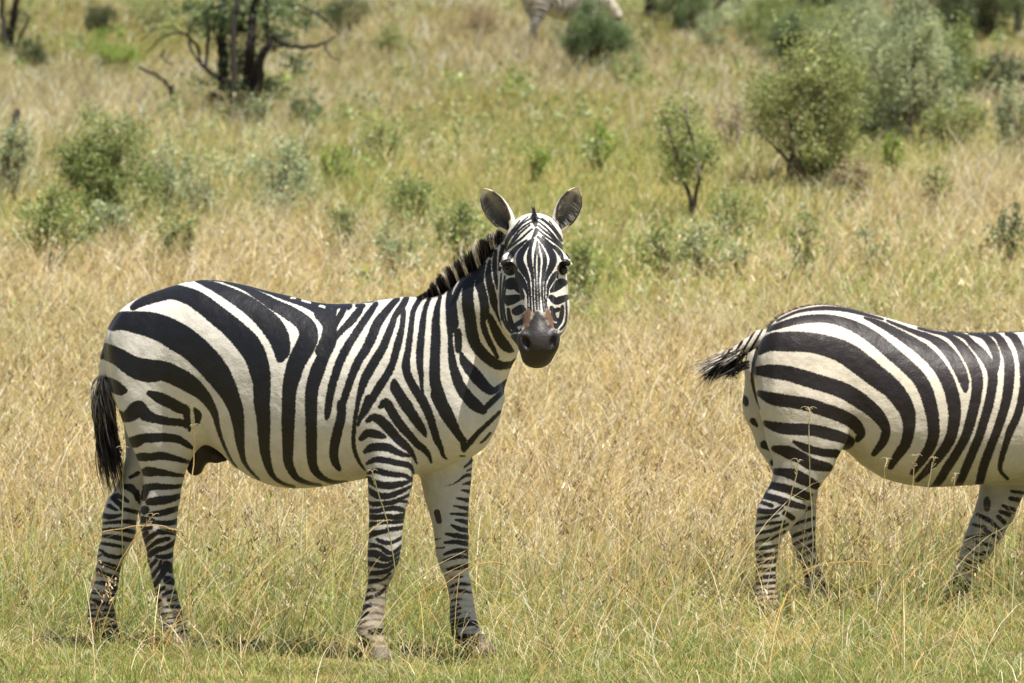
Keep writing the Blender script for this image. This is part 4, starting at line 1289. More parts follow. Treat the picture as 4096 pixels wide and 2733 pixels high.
# ------------------------------------------------------------------ shrubs and trees
PAL = {
    'olive':  ([0.130, 0.175, 0.050], [0.40, 0.46, 0.175]),
    'grey':   ([0.185, 0.235, 0.105], [0.52, 0.56, 0.33]),
    'bright': ([0.150, 0.240, 0.040], [0.37, 0.46, 0.105]),
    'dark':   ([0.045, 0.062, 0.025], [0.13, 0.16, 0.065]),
    'bluish': ([0.075, 0.120, 0.045], [0.23, 0.30, 0.130]),
    'dry':    ([0.240, 0.185, 0.100], [0.44, 0.37, 0.220]),
    'khaki':  ([0.140, 0.180, 0.052], [0.42, 0.45, 0.175]),
}

def leaves(centres, spread, n, leaf, pal, rng, up=0.45, jitter=0.35):
    """n small folded leaves round each clump centre"""
    C = np.repeat(np.asarray(centres), n, 0)
    S = np.repeat(np.broadcast_to(spread, (len(centres), 3)), n, axis=0)
    d = rng.normal(size=(len(C), 3))
    d /= (np.linalg.norm(d, axis=1)[:, None] + 1e-6)
    P = C + d * S * (rng.rand(len(C), 1) ** 0.55)
    a = rng.normal(size=(len(C), 3)); a[:, 2] += up; a /= np.linalg.norm(a, axis=1)[:, None]
    nrm = rng.normal(size=(len(C), 3)); nrm[:, 2] += 0.5
    s = np.cross(a, nrm); s /= np.linalg.norm(s, axis=1)[:, None] + 1e-9
    L = leaf * rng.uniform(.6, 1.35, len(C))[:, None]; Wd = L * rng.uniform(.22, .36, len(C))[:, None]
    fold = np.cross(s, a) * Wd * 0.35
    V = np.stack([P, P + a * L * .5 + s * Wd + fold, P + a * L, P + a * L * .5 - s * Wd + fold], 1).reshape(-1, 3)
    F = np.arange(len(V)).reshape(-1, 4)
    lo, hi = np.array(PAL[pal][0]), np.array(PAL[pal][1])
    clump = np.repeat(rng.rand(len(centres)), n)
    t = np.clip(0.55 * clump + 0.45 * rng.rand(len(C)), 0, 1)[:, None]
    col = (lo * (1 - t) + hi * t) * (1 + jitter * (rng.rand(len(C), 1) - .5))
    yel = rng.rand(len(C)) < .05
    col[yel] = col[yel] * [1.5, 1.15, .8]
    return V, F, np.repeat(col, 4, 0)

def limb_mesh(lines, sides=7, col=(0.05, 0.042, 0.034)):
    """lines: lists of (x, y, z, r) -> one tapered tube mesh"""
    Vs, Fs, off = [], [], 0
    for ln in lines:
        P = np.array([l[:3] for l in ln], float); R = np.array([l[3] for l in ln], float)
        T = np.gradient(P, axis=0); T /= np.linalg.norm(T, axis=1)[:, None] + 1e-9
        ref = np.array([0.3, 0.9, 0.1]); A = np.cross(T, ref); A /= np.linalg.norm(A, axis=1)[:, None] + 1e-9
        B = np.cross(T, A)
        ph = np.linspace(0, 2 * math.pi, sides, endpoint=False)
        V = P[:, None] + R[:, None, None] * (np.cos(ph)[None, :, None] * A[:, None] + np.sin(ph)[None, :, None] * B[:, None])
        Vs.append(V.reshape(-1, 3))
        i = np.arange(len(P) - 1)[:, None] * sides; j = np.arange(sides)[None]
        Fs.append(np.stack([i + j, i + (j + 1) % sides, i + sides + (j + 1) % sides, i + sides + j], -1).reshape(-1, 4) + off)
        off += len(P) * sides
    V = np.concatenate(Vs)
    return V, np.concatenate(Fs), np.tile(col, (len(V), 1))

def wander(a, b, r0, r1, rng, n=6, amp=0.08):
    a, b = np.array(a, float), np.array(b, float)
    L = np.linalg.norm(b - a)
    t = np.linspace(0, 1, n)[:, None]
    P = a + (b - a) * t
    k = np.cumsum(rng.normal(0, amp * L / n, (n, 3)), 0); k -= k * 0 + t * k[-1]
    P = P + k
    P[:, 2] += 0.06 * L * np.sin(t[:, 0] * math.pi)
    R = r0 + (r1 - r0) * t[:, 0]
    return [(*P[i], R[i]) for i in range(n)]

def bush(label, u0, u1, vt, vb, pal='olive', dens=1.0, leaf=0.025, seed=1, name="shrub", stems=9, gap=1.2, cat="shrub", group=None, stem_col=(0.13, 0.105, 0.07), flat=0.0):
    rng = np.random.RandomState(seed)
    uc = (u0 + u1) / 2
    Y = ground_y(uc, vb)
    vb = vb + 0.16 * FPX / Y          # its foot stands down among the grass
    Y = ground_y(uc, vb)
    k = Y / FPX
    W, H = (u1 - u0) * k, (vb - vt) * k
    bx = (uc - 2048) * k
    base = np.array([bx, Y, float(terrain(bx, Y))])
    root = empty(name, base, label, cat, group)
    lines, cent = [], []
    for s in range(stems):
        a = rng.uniform(0, 2 * math.pi); rad = math.sqrt(rng.rand()) * 0.46
        hx, hy = math.cos(a) * rad * W, math.sin(a) * rad * W * 0.8
        dome = math.sqrt(max(0.05, 1 - (rad / 0.56) ** 2))
        hz = H * dome * rng.uniform(0.62, 1.0)
        foot = np.array([rng.normal(0, .05 * W), rng.normal(0, .05 * W), -0.03])
        tip = np.array([hx, hy, max(hz, .15 * H)])
        ln = wander(foot, tip, 0.007 + 0.012 * min(H, 1.6), 0.003, rng, 6, .25)
        lines.append(ln)
        for q in range(rng.randint(2, 4)):
            i = rng.randint(2, 6)
            p = np.array(ln[min(i, 5)][:3])
            e = p + rng.normal(0, 1, 3) * np.array([.15 * W, .13 * W, .13 * H])
            e[2] = max(e[2], .12 * H)
            lines.append(wander(p, e, 0.005, 0.002, rng, 4, .2))
            cent.append(e)
            cent.append((p + e) / 2)
        cent.append(tip)
    nd = int(14 + 26 * dens)
    dd = rng.normal(size=(nd, 3)); dd[:, 2] = np.abs(dd[:, 2]) - .25
    dd /= np.linalg.norm(dd, axis=1)[:, None]
    rr = rng.uniform(.45, 1.0, (nd, 1)) ** .6
    lump = 0.62 + 0.55 * rng.rand(nd, 1)
    dome = dd * rr * lump * np.array([.54 * W, .45 * W, .64 * H]) + np.array([0, 0, .42 * H])
    cent = np.concatenate([np.array(cent), dome])
    cent[:, 2] = np.clip(cent[:, 2], .12 * H, H * 1.02)
    cent[:, 0] = np.clip(cent[:, 0], -W * .52, W * .52)
    area = W * H
    total = dens * area / (leaf * leaf) * 8.5
    n = max(6, int(total / len(cent)))
    sp = np.array([.105 * W, .10 * W, .10 * H]) * gap * rng.uniform(.55, 1.55, (len(cent), 1))
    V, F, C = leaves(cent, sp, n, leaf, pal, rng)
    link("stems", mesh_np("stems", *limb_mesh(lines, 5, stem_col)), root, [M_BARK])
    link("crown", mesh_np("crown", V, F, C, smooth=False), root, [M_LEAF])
    return root

def px_line(pts, Y, wob=0.0, seed=0):
    rng = np.random.RandomState(seed)
    out = []
    for u, v, r in pts:
        p = at(u, v, Y + rng.normal(0, wob))
        out.append((p[0], p[1], p[2], 1.2 * r * Y / FPX))
    A = np.array(out); n = len(A)
    t = np.linspace(0, n - 1, (n - 1) * 4 + 1); i = np.minimum(t.astype(int), n - 2); f = (t - i)[:, None]
    p0, p1, p2, p3 = A[np.maximum(i - 1, 0)], A[i], A[i + 1], A[np.minimum(i + 2, n - 1)]
    B = 0.5 * (2 * p1 + (p2 - p0) * f + (2 * p0 - 5 * p1 + 4 * p2 - p3) * f ** 2 + (3 * p1 - p0 - 3 * p2 + p3) * f ** 3)
    B[:, 3] = np.maximum(B[:, 3], 0.002)
    B[1:-1, :3] += rng.normal(0, .005, (len(B) - 2, 3)) * (Y / 60)
    return [tuple(b) for b in B]

def tree(label, vb, ub, lines, clumps, pal, seed, name="tree", leaf=0.05, col=(0.035, 0.029, 0.024), cat="tree", group=None, n=60, twigs=True):
    """lines: branches as (u, v, radius px) rows in the tree's own plane; clumps: (u, v, ru, rv, depth m)"""
    rng = np.random.RandomState(seed)
    Y = ground_y(ub, vb)
    k = Y / FPX
    base = np.array([(ub - 2048) * k, Y, float(terrain((ub - 2048) * k, Y))])
    root = empty(name, base, label, cat, group)
    L = []
    for i, l in enumerate(lines):
        L.append(px_line(l, Y + rng.normal(0, .25), .10, seed * 50 + i))
    cent, sp = [], []
    for u, v, ru, rv, d in clumps:
        c = at(u, v, Y + d)
        m = max(6, int(ru * rv / 300))
        for q in range(m):
            o = rng.normal(0, .5, 3) * np.array([ru * k, max(ru, rv) * k, rv * k])
            cent.append(c + o); sp.append(np.array([1, 1, .7]) * rng.uniform(.12, .26))
            if twigs and q % 3 == 0:
                L.append(wander(c + o * .1, c + o, 0.012, 0.004, rng, 4, .2))
    V0, F0, C0 = limb_mesh(L, 7, col)
    link("trunk", mesh_np("trunk", V0 - base, F0, C0), root, [M_BARK])
    if cent:
        V, F, C = leaves(np.array(cent) - base, np.array(sp), int(n * 1.6), leaf, pal, rng)
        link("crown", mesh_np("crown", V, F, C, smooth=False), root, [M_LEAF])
    return root

def build_plants():
    G = "shrubs scattered over the slope"
    B = lambda *a, **k: bush(*a, group=G, **k)
    B("large olive shrub with dark gaps, the biggest on the left slope", 250, 665, 440, 850, 'olive', 1.3, seed=1, stems=14)
    B("pale green shrub at the left edge, below the largest olive shrub", 60, 385, 720, 1045, 'olive', .95, seed=2, stems=11)
    B("silvery low shrub tucked between the two left olive shrubs", 330, 560, 800, 960, 'grey', .9, seed=3, stems=8)
    B("small yellowish green shrub standing alone above the standing zebra's rump", 590, 780, 835, 1060, 'olive', .8, seed=4, stems=7)
    B("grey green shrub with a dark right half, below the bare-branched tree", 890, 1260, 520, 765, 'grey', .55, seed=5, stems=9)
    B("dark bluish tuft in the right half of the grey green shrub", 1100, 1250, 570, 740, 'bluish', .7, seed=55, stems=6)
    B("silvery sparse shrub left of the grey green one", 690, 900, 660, 830, 'grey', .4, seed=6, stems=7)
    B("bluish shrub right beside the foot of the bare-branched tree", 1150, 1300, 350, 500, 'bluish', .9, seed=7, stems=7)
    B("light green leafy shrub up the slope near the top left tree", 330, 580, 105, 270, 'bright', .6, seed=8, stems=9)
    B("dark round bush beside the trunks at the top left corner", 70, 195, 150, 275, 'dark', 1.1, seed=9, stems=8)
    B("grey green shrub behind the leaning dead post at the left edge", -60, 165, 480, 740, 'grey', .6, seed=10, stems=8)
    B("small olive shrub above the dip in the standing zebra's back", 1300, 1460, 810, 985, 'olive', .8, seed=11, stems=7)
    B("rounded green shrub directly up slope of the mane, left of the ears", 1530, 1800, 695, 880, 'olive', .75, seed=12, stems=9)
    B("dark centred shrub close behind the zebra's left ear", 1720, 1950, 800, 1010, 'olive', .95, seed=13, stems=9)
    B("greyish low shrub just above the zebra's mane", 1500, 1720, 900, 1060, 'grey', .6, seed=14, stems=8)
    B("vivid green bush half hiding the far zebra", 2230, 2540, 5, 265, 'bluish', 1.5, seed=15, stems=12)
    B("bright green weedy plant uphill between ears and far zebra", 2060, 2220, 560, 660, 'bright', .45, seed=16, stems=7)
    B("bright green weedy plant up slope of the zebra's right ear", 2310, 2480, 490, 625, 'bright', .5, seed=17, stems=8)
    B("green shrub peeping out right beside the zebra's face", 2260, 2400, 930, 1150, 'olive', .8, seed=18, stems=7)
    B("spreading khaki green bush on the right slope with bare lower stems", 2970, 3530, 140, 690, 'khaki', 1.2, seed=19, stems=20, leaf=.028)
    B("grey green tall bush, the largest in the upper right", 3400, 3800, -60, 540, 'grey', 1.2, seed=20, stems=18, leaf=.03)
    B("shaded dark bush under the tall grey green one", 3400, 3640, 380, 560, 'dark', .9, seed=21, stems=9)  # dark leaf palette puts the shade under the tall bush into colour
    B("olive bush right of the tall grey green one", 3620, 3920, 40, 440, 'olive', .8, seed=22, stems=10, leaf=.032)
    B("silvery leggy shrub at the right edge", 3985, 4130, 285, 610, 'grey', .75, seed=23, stems=9)
    B("brownish low bush between right edge and tall bush", 3700, 3940, 380, 570, 'khaki', .8, seed=24, stems=9)
    B("low yellow green bush below the slender sapling's right side", 2845, 3030, 745, 930, 'olive', .6, seed=25, stems=8)
    B("silver leaved low shrub below the slender sapling", 2700, 2960, 870, 1055, 'grey', .6, seed=26, stems=10)
    B("small two toned shrub on the right, in straw grass below the khaki bush", 3165, 3310, 855, 1050, 'olive', .7, seed=27, stems=7)
    B("pale silvery shrub in straw grass above the walking zebra's rump", 3400, 3580, 880, 1055, 'grey', .5, seed=28, stems=8)
    B("small green shrub at right edge above the walking zebra's back", 3945, 4120, 835, 1015, 'bluish', .6, seed=29, stems=7)
    B("bright green narrow plant right of the khaki bush's foot", 3525, 3610, 520, 660, 'bright', .7, seed=30, stems=5)
    B("brown dry low bush at the foot of the khaki bush", 3330, 3500, 610, 760, 'dry', .6, seed=31, stems=8)
    B("faint green low plant on the right slope, in open straw", 3680, 3820, 665, 800, 'olive', .5, seed=32, stems=6)
    B("pale twiggy leafless bush left of the khaki bush", 2855, 2990, 330, 570, 'dry', .12, seed=33, stems=12, stem_col=(.26, .21, .15))
    B("silvery bush below the dark trees at the top", 2780, 2905, 70, 190, 'grey', .9, seed=34, stems=8)
    B("low bright green bush between the bare-branched tree and the zebra's ears", 1250, 1420, 560, 700, 'bright', .4, seed=35, stems=7)
    B("broad faded olive bush in the open middle of the slope", 1440, 1640, 440, 600, 'olive', .35, seed=36, stems=8)
    B("low leafy bush by the dark trunk at the top, right of the far zebra", 2420, 2600, 180, 330, 'olive', .4, seed=37, stems=7)
    B("tiny grey herb alone in straw, up slope of the walking zebra's tail", 2900, 3000, 930, 1040, 'grey', .4, seed=38, stems=5)
    B("small olive bush, top middle, left of the far zebra", 1480, 1640, 100, 200, 'khaki', .6, seed=39, stems=7)
    B("brown grey thicket at the top edge beside the far zebra", 1780, 2040, 10, 130, 'dry', .5, seed=40, stems=12, stem_col=(.16, .12, .09))
    B("dark thicket at the top edge, right of the bare-branched tree", 1290, 1480, -40, 130, 'dark', .6, seed=41, stems=10)
    B("broad grey green bush filling the gap between the two tallest right bushes", 3250, 3600, -20, 330, 'grey', 1.1, seed=41, stems=14, leaf=.032)
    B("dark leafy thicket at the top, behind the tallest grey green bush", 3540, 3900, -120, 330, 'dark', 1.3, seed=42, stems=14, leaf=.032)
    B("dark shaded bush near the right edge, right of the tallest bush", 3850, 4130, 200, 390, 'dark', 1.1, seed=43, stems=10, leaf=.034)  # added bush; its dark leaves stand for a shadow on the slope
    B("pale olive bush at the top between dark sprawling tree and thin stems", 2960, 3330, -60, 240, 'olive', .9, seed=44, stems=12, leaf=.034)
    B("pale green loose shrub right of the largest left olive shrub", 560, 800, 560, 800, 'grey', .5, seed=45, stems=9)
    B("low pale shrub beneath the grey green shrub, left of the mane", 1010, 1300, 700, 830, 'grey', .45, seed=46, stems=9)
    B("low olive shrub just left of the slender sapling's foot", 2560, 2760, 900, 1040, 'olive', .6, seed=47, stems=8)
    B("olive bush wedged between the khaki bush and the tallest grey green bush", 3270, 3640, 190, 520, 'olive', 1.2, seed=48, stems=12)
    B("dark blue green bush behind the khaki bush, below the thin stems", 3030, 3320, 40, 300, 'bluish', 1.2, seed=49, stems=11)  # dark leaf tone paints a shaded part of the thicket
    B("dark blue green bush leaning against the right side of the tallest bush", 3600, 3870, 130, 500, 'bluish', 1.2, seed=50, stems=12)  # shade of the bush mass put into the leaf colour
    B("shadowy low thicket at the foot of the bare-branched tree", 860, 1120, 380, 500, 'dark', .6, seed=51, stems=9)  # dark leaves added as painted shade around the trunks
    B("dark leafy bush along the top edge near the right corner", 3780, 4130, -160, 130, 'dark', 1.0, seed=54, stems=12, leaf=.032)
    B("dark green bush along the top edge, between the thick trunk and the sprawling tree", 2600, 2860, -130, 110, 'bluish', 1.0, seed=55, stems=11, leaf=.032)
    B("dense green bush along the top edge above the khaki bush", 3130, 3520, -160, 170, 'bluish', 1.2, seed=56, stems=13, leaf=.032)
    # bare-branched tree on the left
    tree("dark multi trunked tree with bare arching branches, left of centre at the top", 480, 985, [
        [(891, 360, 19), (890, 230, 18), (887, 130, 17), (891, 0, 16), (900, -160, 10)],
        [(962, 490, 26), (975, 400, 22), (990, 316, 20), (1003, 175, 17), (1012, 60, 15), (1040, -60, 12), (1050, -180, 8)],
        [(1008, 490, 22), (1022, 380, 19), (1036, 320, 17), (1042, 230, 15), (1075, 170, 12), (1060, 60, 10), (1090, -60, 8)],
        [(930, 480, 12), (925, 400, 11), (935, 250, 10), (935, 100, 9), (960, -80, 6)],
        [(1080, 130, 9), (1110, 160, 9), (1150, 184, 8), (1220, 190, 7), (1290, 176, 5), (1345, 140, 3)],
        [(1042, 70, 7), (1100, 35, 6), (1170, 22, 5), (1250, 45, 4), (1310, 90, 3), (1360, 145, 2)],
        [(1010, 330, 9), (1040, 220, 8), (1080, 190, 6), (1130, 185, 5)],
        [(960, 410, 12), (930, 350, 12), (890, 320, 11), (820, 272, 8), (800, 240, 6), (795, 200, 6), (757, 148, 5), (701, 133, 4), (640, 158, 3), (589, 212, 2)],
        [(745, 145, 3), (780, 75, 3), (840, 42, 3), (880, 20, 2)],
        [(730, 135, 3), (690, 108, 3), (620, 118, 2), (565, 165, 2)],
        [(845, 470, 12), (835, 420, 13), (842, 382, 12), (870, 382, 9), (905, 420, 8), (920, 450, 7)],
        [(820, 272, 7), (828, 200, 6), (836, 120, 5), (830, 60, 3)],
        [(757, 148, 5), (765, 200, 4), (800, 255, 3)],
        [(660, 200, 3), (650, 230, 3), (690, 260, 3)],
        [(1300, 175, 4), (1320, 225, 3), (1360, 240, 2)],
    ], [(960, 120, 130, 110, .5), (950, 250, 90, 100, .6), (880, 60, 90, 80, .5), (1030, 30, 150, 80, .6), (1110, 60, 90, 70, -.3), (935, 360, 70, 70, .3), (1120, 140, 70, 60, .3),
        (820, 340, 40, 50, -.2), (1000, 400, 60, 60, .3), (1190, 240, 50, 70, .2), (1060, 350, 70, 60, .5), (800, 80, 70, 60, .4), (1000, -100, 260, 70, 0), (1230, 60, 70, 50, .3), (740, 30, 60, 40, .2)], 'bluish', 3, n=15)
    tree("pair of dark leaning trunks at the top left corner", 245, 60, [
        [(40, 260, 18), (36, 190, 16), (50, 90, 13), (66, 0, 11), (75, -120, 7)], [(45, 250, 14), (20, 160, 11), (8, 60, 9), (8, -60, 6)], [(52, 230, 9), (80, 150, 6), (120, 60, 4)]],
        [(20, 120, 40, 40, .3), (70, 60, 40, 40, .4), (20, 230, 35, 30, -.2)], 'dark', 4, n=20)
    tree("leaning dead post like trunk at the left edge", 800, 14, [
        [(4, 810, 17), (10, 760, 17), (35, 600, 15), (56, 510, 12), (70, 448, 11)], [(50, 780, 8), (58, 680, 7), (70, 600, 4)], [(-10, 760, 10), (-20, 650, 8), (-15, 560, 6)]],
        [], 'dark', 5, name="dead_tree", cat="dead tree")
    B("small dark bush high on the left slope, between the corner trunks and the bare-branched tree", 335, 475, 5, 140, 'dark', 1.1, seed=52, stems=8)
    B("dusky thicket along the top edge, left of the bare-branched tree", 470, 760, -60, 95, 'khaki', .5, seed=53, stems=12, stem_col=(.14, .11, .085))
    tree("fallen dead branch with forked grey tips, left of the bare-branched tree", 485, 680, [
        [(554, 272, 4), (600, 288, 5), (645, 314, 6), (670, 340, 7), (688, 366, 8), (697, 395, 9), (701, 420, 11), (730, 424, 10), (750, 424, 7), (768, 440, 4)],
        [(703, 420, 10), (665, 432, 8), (635, 452, 7), (618, 486, 7)], [(690, 424, 5), (660, 420, 4), (640, 428, 3)], [(688, 366, 4), (692, 340, 3)]], [], 'dark', 7, name="dead_branch", cat="dead branch")
    tree("thick dark trunk at the top, right of the far zebra", 95, 2597, [
        [(2596, 105, 22), (2597, 40, 19), (2602, -40, 18), (2610, -200, 14)], [(2600, -20, 10), (2560, -100, 8)]], [(2590, -120, 110, 50, 0)], 'dark', 8)
    tree("dark shaded tree at the top with a sprawling low crown", 130, 2800, [
        [(2790, 140, 28), (2780, 60, 24), (2800, 0, 22), (2830, -80, 18)], [(2850, 110, 20), (2870, 40, 14), (2900, -40, 12)], [(2770, 80, 14), (2720, 20, 11), (2680, -60, 9)], [(2960, 140, 14), (2950, 60, 10), (2960, -40, 8)]],
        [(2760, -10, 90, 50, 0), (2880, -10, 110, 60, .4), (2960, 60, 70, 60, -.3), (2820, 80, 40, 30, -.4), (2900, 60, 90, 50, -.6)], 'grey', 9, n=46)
    tree("thin stemmed trees in a row at the top of the right slope", 205, 3160, [
        [(3108, 222, 10), (3100, 140, 9), (3080, 40, 8), (3060, -80, 6)], [(3150, 190, 14), (3152, 130, 12), (3150, 60, 10), (3140, -60, 8)], [(3162, 170, 9), (3200, 60, 8), (3215, -60, 6)],
        [(3246, 205, 14), (3250, 110, 13), (3256, 0, 12), (3262, -100, 9)], [(3200, 190, 8), (3205, 110, 7), (3196, 20, 6)]],
        [(3060, 60, 60, 60, .3), (3120, 20, 90, 50, -.3), (3280, 60, 90, 80, 0), (3220, 90, 50, 60, .3), (3380, 30, 90, 60, .2), (3330, 120, 70, 60, -.2), (3100, 150, 40, 40, -.3)], 'olive', 10, n=38)
    tree("dark green tree at the top right corner, throwing shade on the slope", 150, 3990, [
        [(3960, 200, 22), (3950, 100, 18), (3940, 0, 15), (3950, -100, 11)], [(4060, 190, 16), (4070, 80, 13), (4090, -40, 10)]],
        [(3900, 0, 90, 60, 0), (3990, 20, 100, 50, .3), (4080, 0, 80, 50, -.2), (3850, 90, 70, 60, -.4), (4000, -80, 200, 60, .5), (4100, -60, 120, 60, 1.0)], 'bluish', 11, n=60)
    tree("slender forked sapling with sparse leaves, right of centre", 885, 2768, [
        [(2766, 900, 11), (2768, 850, 9), (2760, 790, 8), (2735, 720, 7), (2715, 650, 6), (2690, 560, 5), (2650, 460, 3)],
        [(2768, 850, 8), (2785, 770, 7), (2796, 690, 6), (2780, 600, 5), (2750, 500, 4), (2745, 420, 3)],
        [(2796, 700, 6), (2820, 650, 4), (2850, 610, 3)], [(2715, 650, 4), (2700, 590, 3), (2670, 520, 2)]],
        [(2740, 640, 60, 40, 0), (2700, 570, 45, 60, .1), (2760, 530, 40, 50, -.1), (2800, 640, 60, 35, .1), (2680, 480, 40, 40, 0), (2740, 450, 30, 40, .1), (2720, 700, 30, 40, 0), (2830, 600, 25, 40, 0)],
        'olive', 12, name="sapling", cat="sapling", n=34, leaf=.03, col=(.10, .08, .06))
# ------------------------------------------------------------------ grass
def blade_mesh(root, h, w, lean_dir, lean, c0, c1, seg=3, face=None, droop=None):
    N = len(root)
    if face is None:
        face = np.random.RandomState(N).uniform(0, math.pi, N)
    side = np.stack([np.cos(face), np.sin(face), 0 * face], -1)
    ld = np.stack([np.cos(lean_dir), np.sin(lean_dir), 0 * lean_dir], -1)
    V = np.empty((N, seg + 1, 2, 3), np.float32); C = np.empty((N, seg + 1, 2, 3), np.float32)
    for i in range(seg + 1):
        t = i / seg
        horiz = lean * (0.35 * t + 0.65 * t * t) * h
        rise = h * t * np.sqrt(np.maximum(1 - (lean * 0.8 * t) ** 2, 0.08))
        if droop is not None:
            rise = rise - droop * h * t ** 3
        p = root + ld * horiz[:, None]
        p[:, 2] += rise
        ww = (w * (1 - t) ** 0.75 * 0.5 + 0.0004)[:, None]
        V[:, i, 0] = p - side * ww; V[:, i, 1] = p + side * ww
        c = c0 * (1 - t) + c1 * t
        C[:, i, 0] = c; C[:, i, 1] = c
    b = (np.arange(N, dtype=np.int32) * (seg + 1) * 2)[:, None]
    F = [np.concatenate([b + 2 * i, b + 2 * i + 1, b + 2 * i + 3, b + 2 * i + 2], 1) for i in range(seg)]
    return V.reshape(-1, 3), np.concatenate(F), C.reshape(-1, 3)

STRAW = np.array([[0.63, 0.500, 0.235], [0.70, 0.590, 0.320], [0.57, 0.425, 0.165], [0.71, 0.630, 0.42], [0.41, 0.300, 0.130], [0.21, 0.150, 0.075], [0.80, 0.745, 0.57], [0.63, 0.450, 0.150]])
GREEN = np.array([[0.270, 0.355, 0.080], [0.36, 0.43, 0.115], [0.180, 0.260, 0.058], [0.45, 0.46, 0.155]])

def pick(tab, n, rng):
    c = tab[rng.randint(0, len(tab), n)]
    return c * rng.uniform(.78, 1.2, (n, 1))

# greener and more golden patches of the slope: (u, v, spread u, spread v, amount)
PATCH = [(1850, 560, 520, 150, .55), (2450, 600, 330, 170, .55), (1350, 650, 300, 160, .35), (520, 220, 400, 140, .7), (150, 60, 300, 120, .5), (1000, 420, 260, 100, .35), (1500, 240, 260, 110, .35), (2600, 200, 350, 130, .5), (3600, 640, 260, 140, .45),
         (3900, 150, 260, 120, .5), (2000, 330, 300, 80, .25), (3300, 800, 300, 100, .25), (700, 700, 300, 140, .4), (1600, 900, 350, 130, .35), (2350, 1150, 130, 200, .45), (2850, 900, 300, 160, .35),
         (3750, 1120, 200, 90, .35), (250, 900, 260, 150, .35), (0, 400, 200, 150, .2),
         (1200, 1060, 420, 90, -.45), (500, 1150, 500, 90, -.40), (3850, 900, 280, 130, -.55), (2350, 290, 320, 60, -.45), (1800, 60, 250, 90, -.35), (900, 1130, 400, 60, -.3), (3500, 1080, 300, 60, -.3),
         (2700, 1500, 500, 250, -.45), (100, 1500, 300, 400, -.35), (1300, 1150, 700, 60, -.2), (300, 480, 260, 70, -.3), (3100, 1120, 500, 80, -.25)]

def greenness(x, y):
    u, v = chart(np.stack([x, y, terrain(x, y)], -1))
    g = 0.24 + 1.35 * (vnoise(x + 50, y * .6 + 20, 2.2, 21, 3) - 0.5) + 1.0 * (vnoise(x + 150, y * .5 + 80, 6.0, 22, 2) - 0.5)
    for pu, pv, su, sv, a in PATCH:
        g = g + (a * .95 if a > 0 else a * .8) * np.exp(-((u - pu) / su) ** 2 - ((v - pv) / sv) ** 2)
    g = g + np.clip((v - 2050) / 420, 0, 1) * 0.42
    g = g + np.clip((950 - v) / 700, 0, 1) * 0.16
    return np.clip(g, 0.02, 0.97)

def field(y0, y1, density, rng, margin=1.5):
    """random roots over the wedge the camera could see, a step to either side included"""
    half = 2048 / FPX
    area = ((y0 + y1) * half + 2 * margin) * (y1 - y0)
    n = int(area * density * 1.0)
    y = np.sqrt(rng.uniform(y0 ** 2, y1 ** 2, n)) if margin < 1 else rng.uniform(y0, y1, n)
    wmax = y1 * half + margin
    x = rng.uniform(-1, 1, n) * (y * half + margin)
    return x, y

def trodden(x, y):
    """strips before the walking zebra's feet where the grass is cropped short"""
    u, v = chart(np.stack([x, y, terrain(x, y)], -1))
    return (y > 20.2) & (y < 22.9) & (((u > 2960) & (u < 3340)) | ((u > 3720) & (u < 3990)))

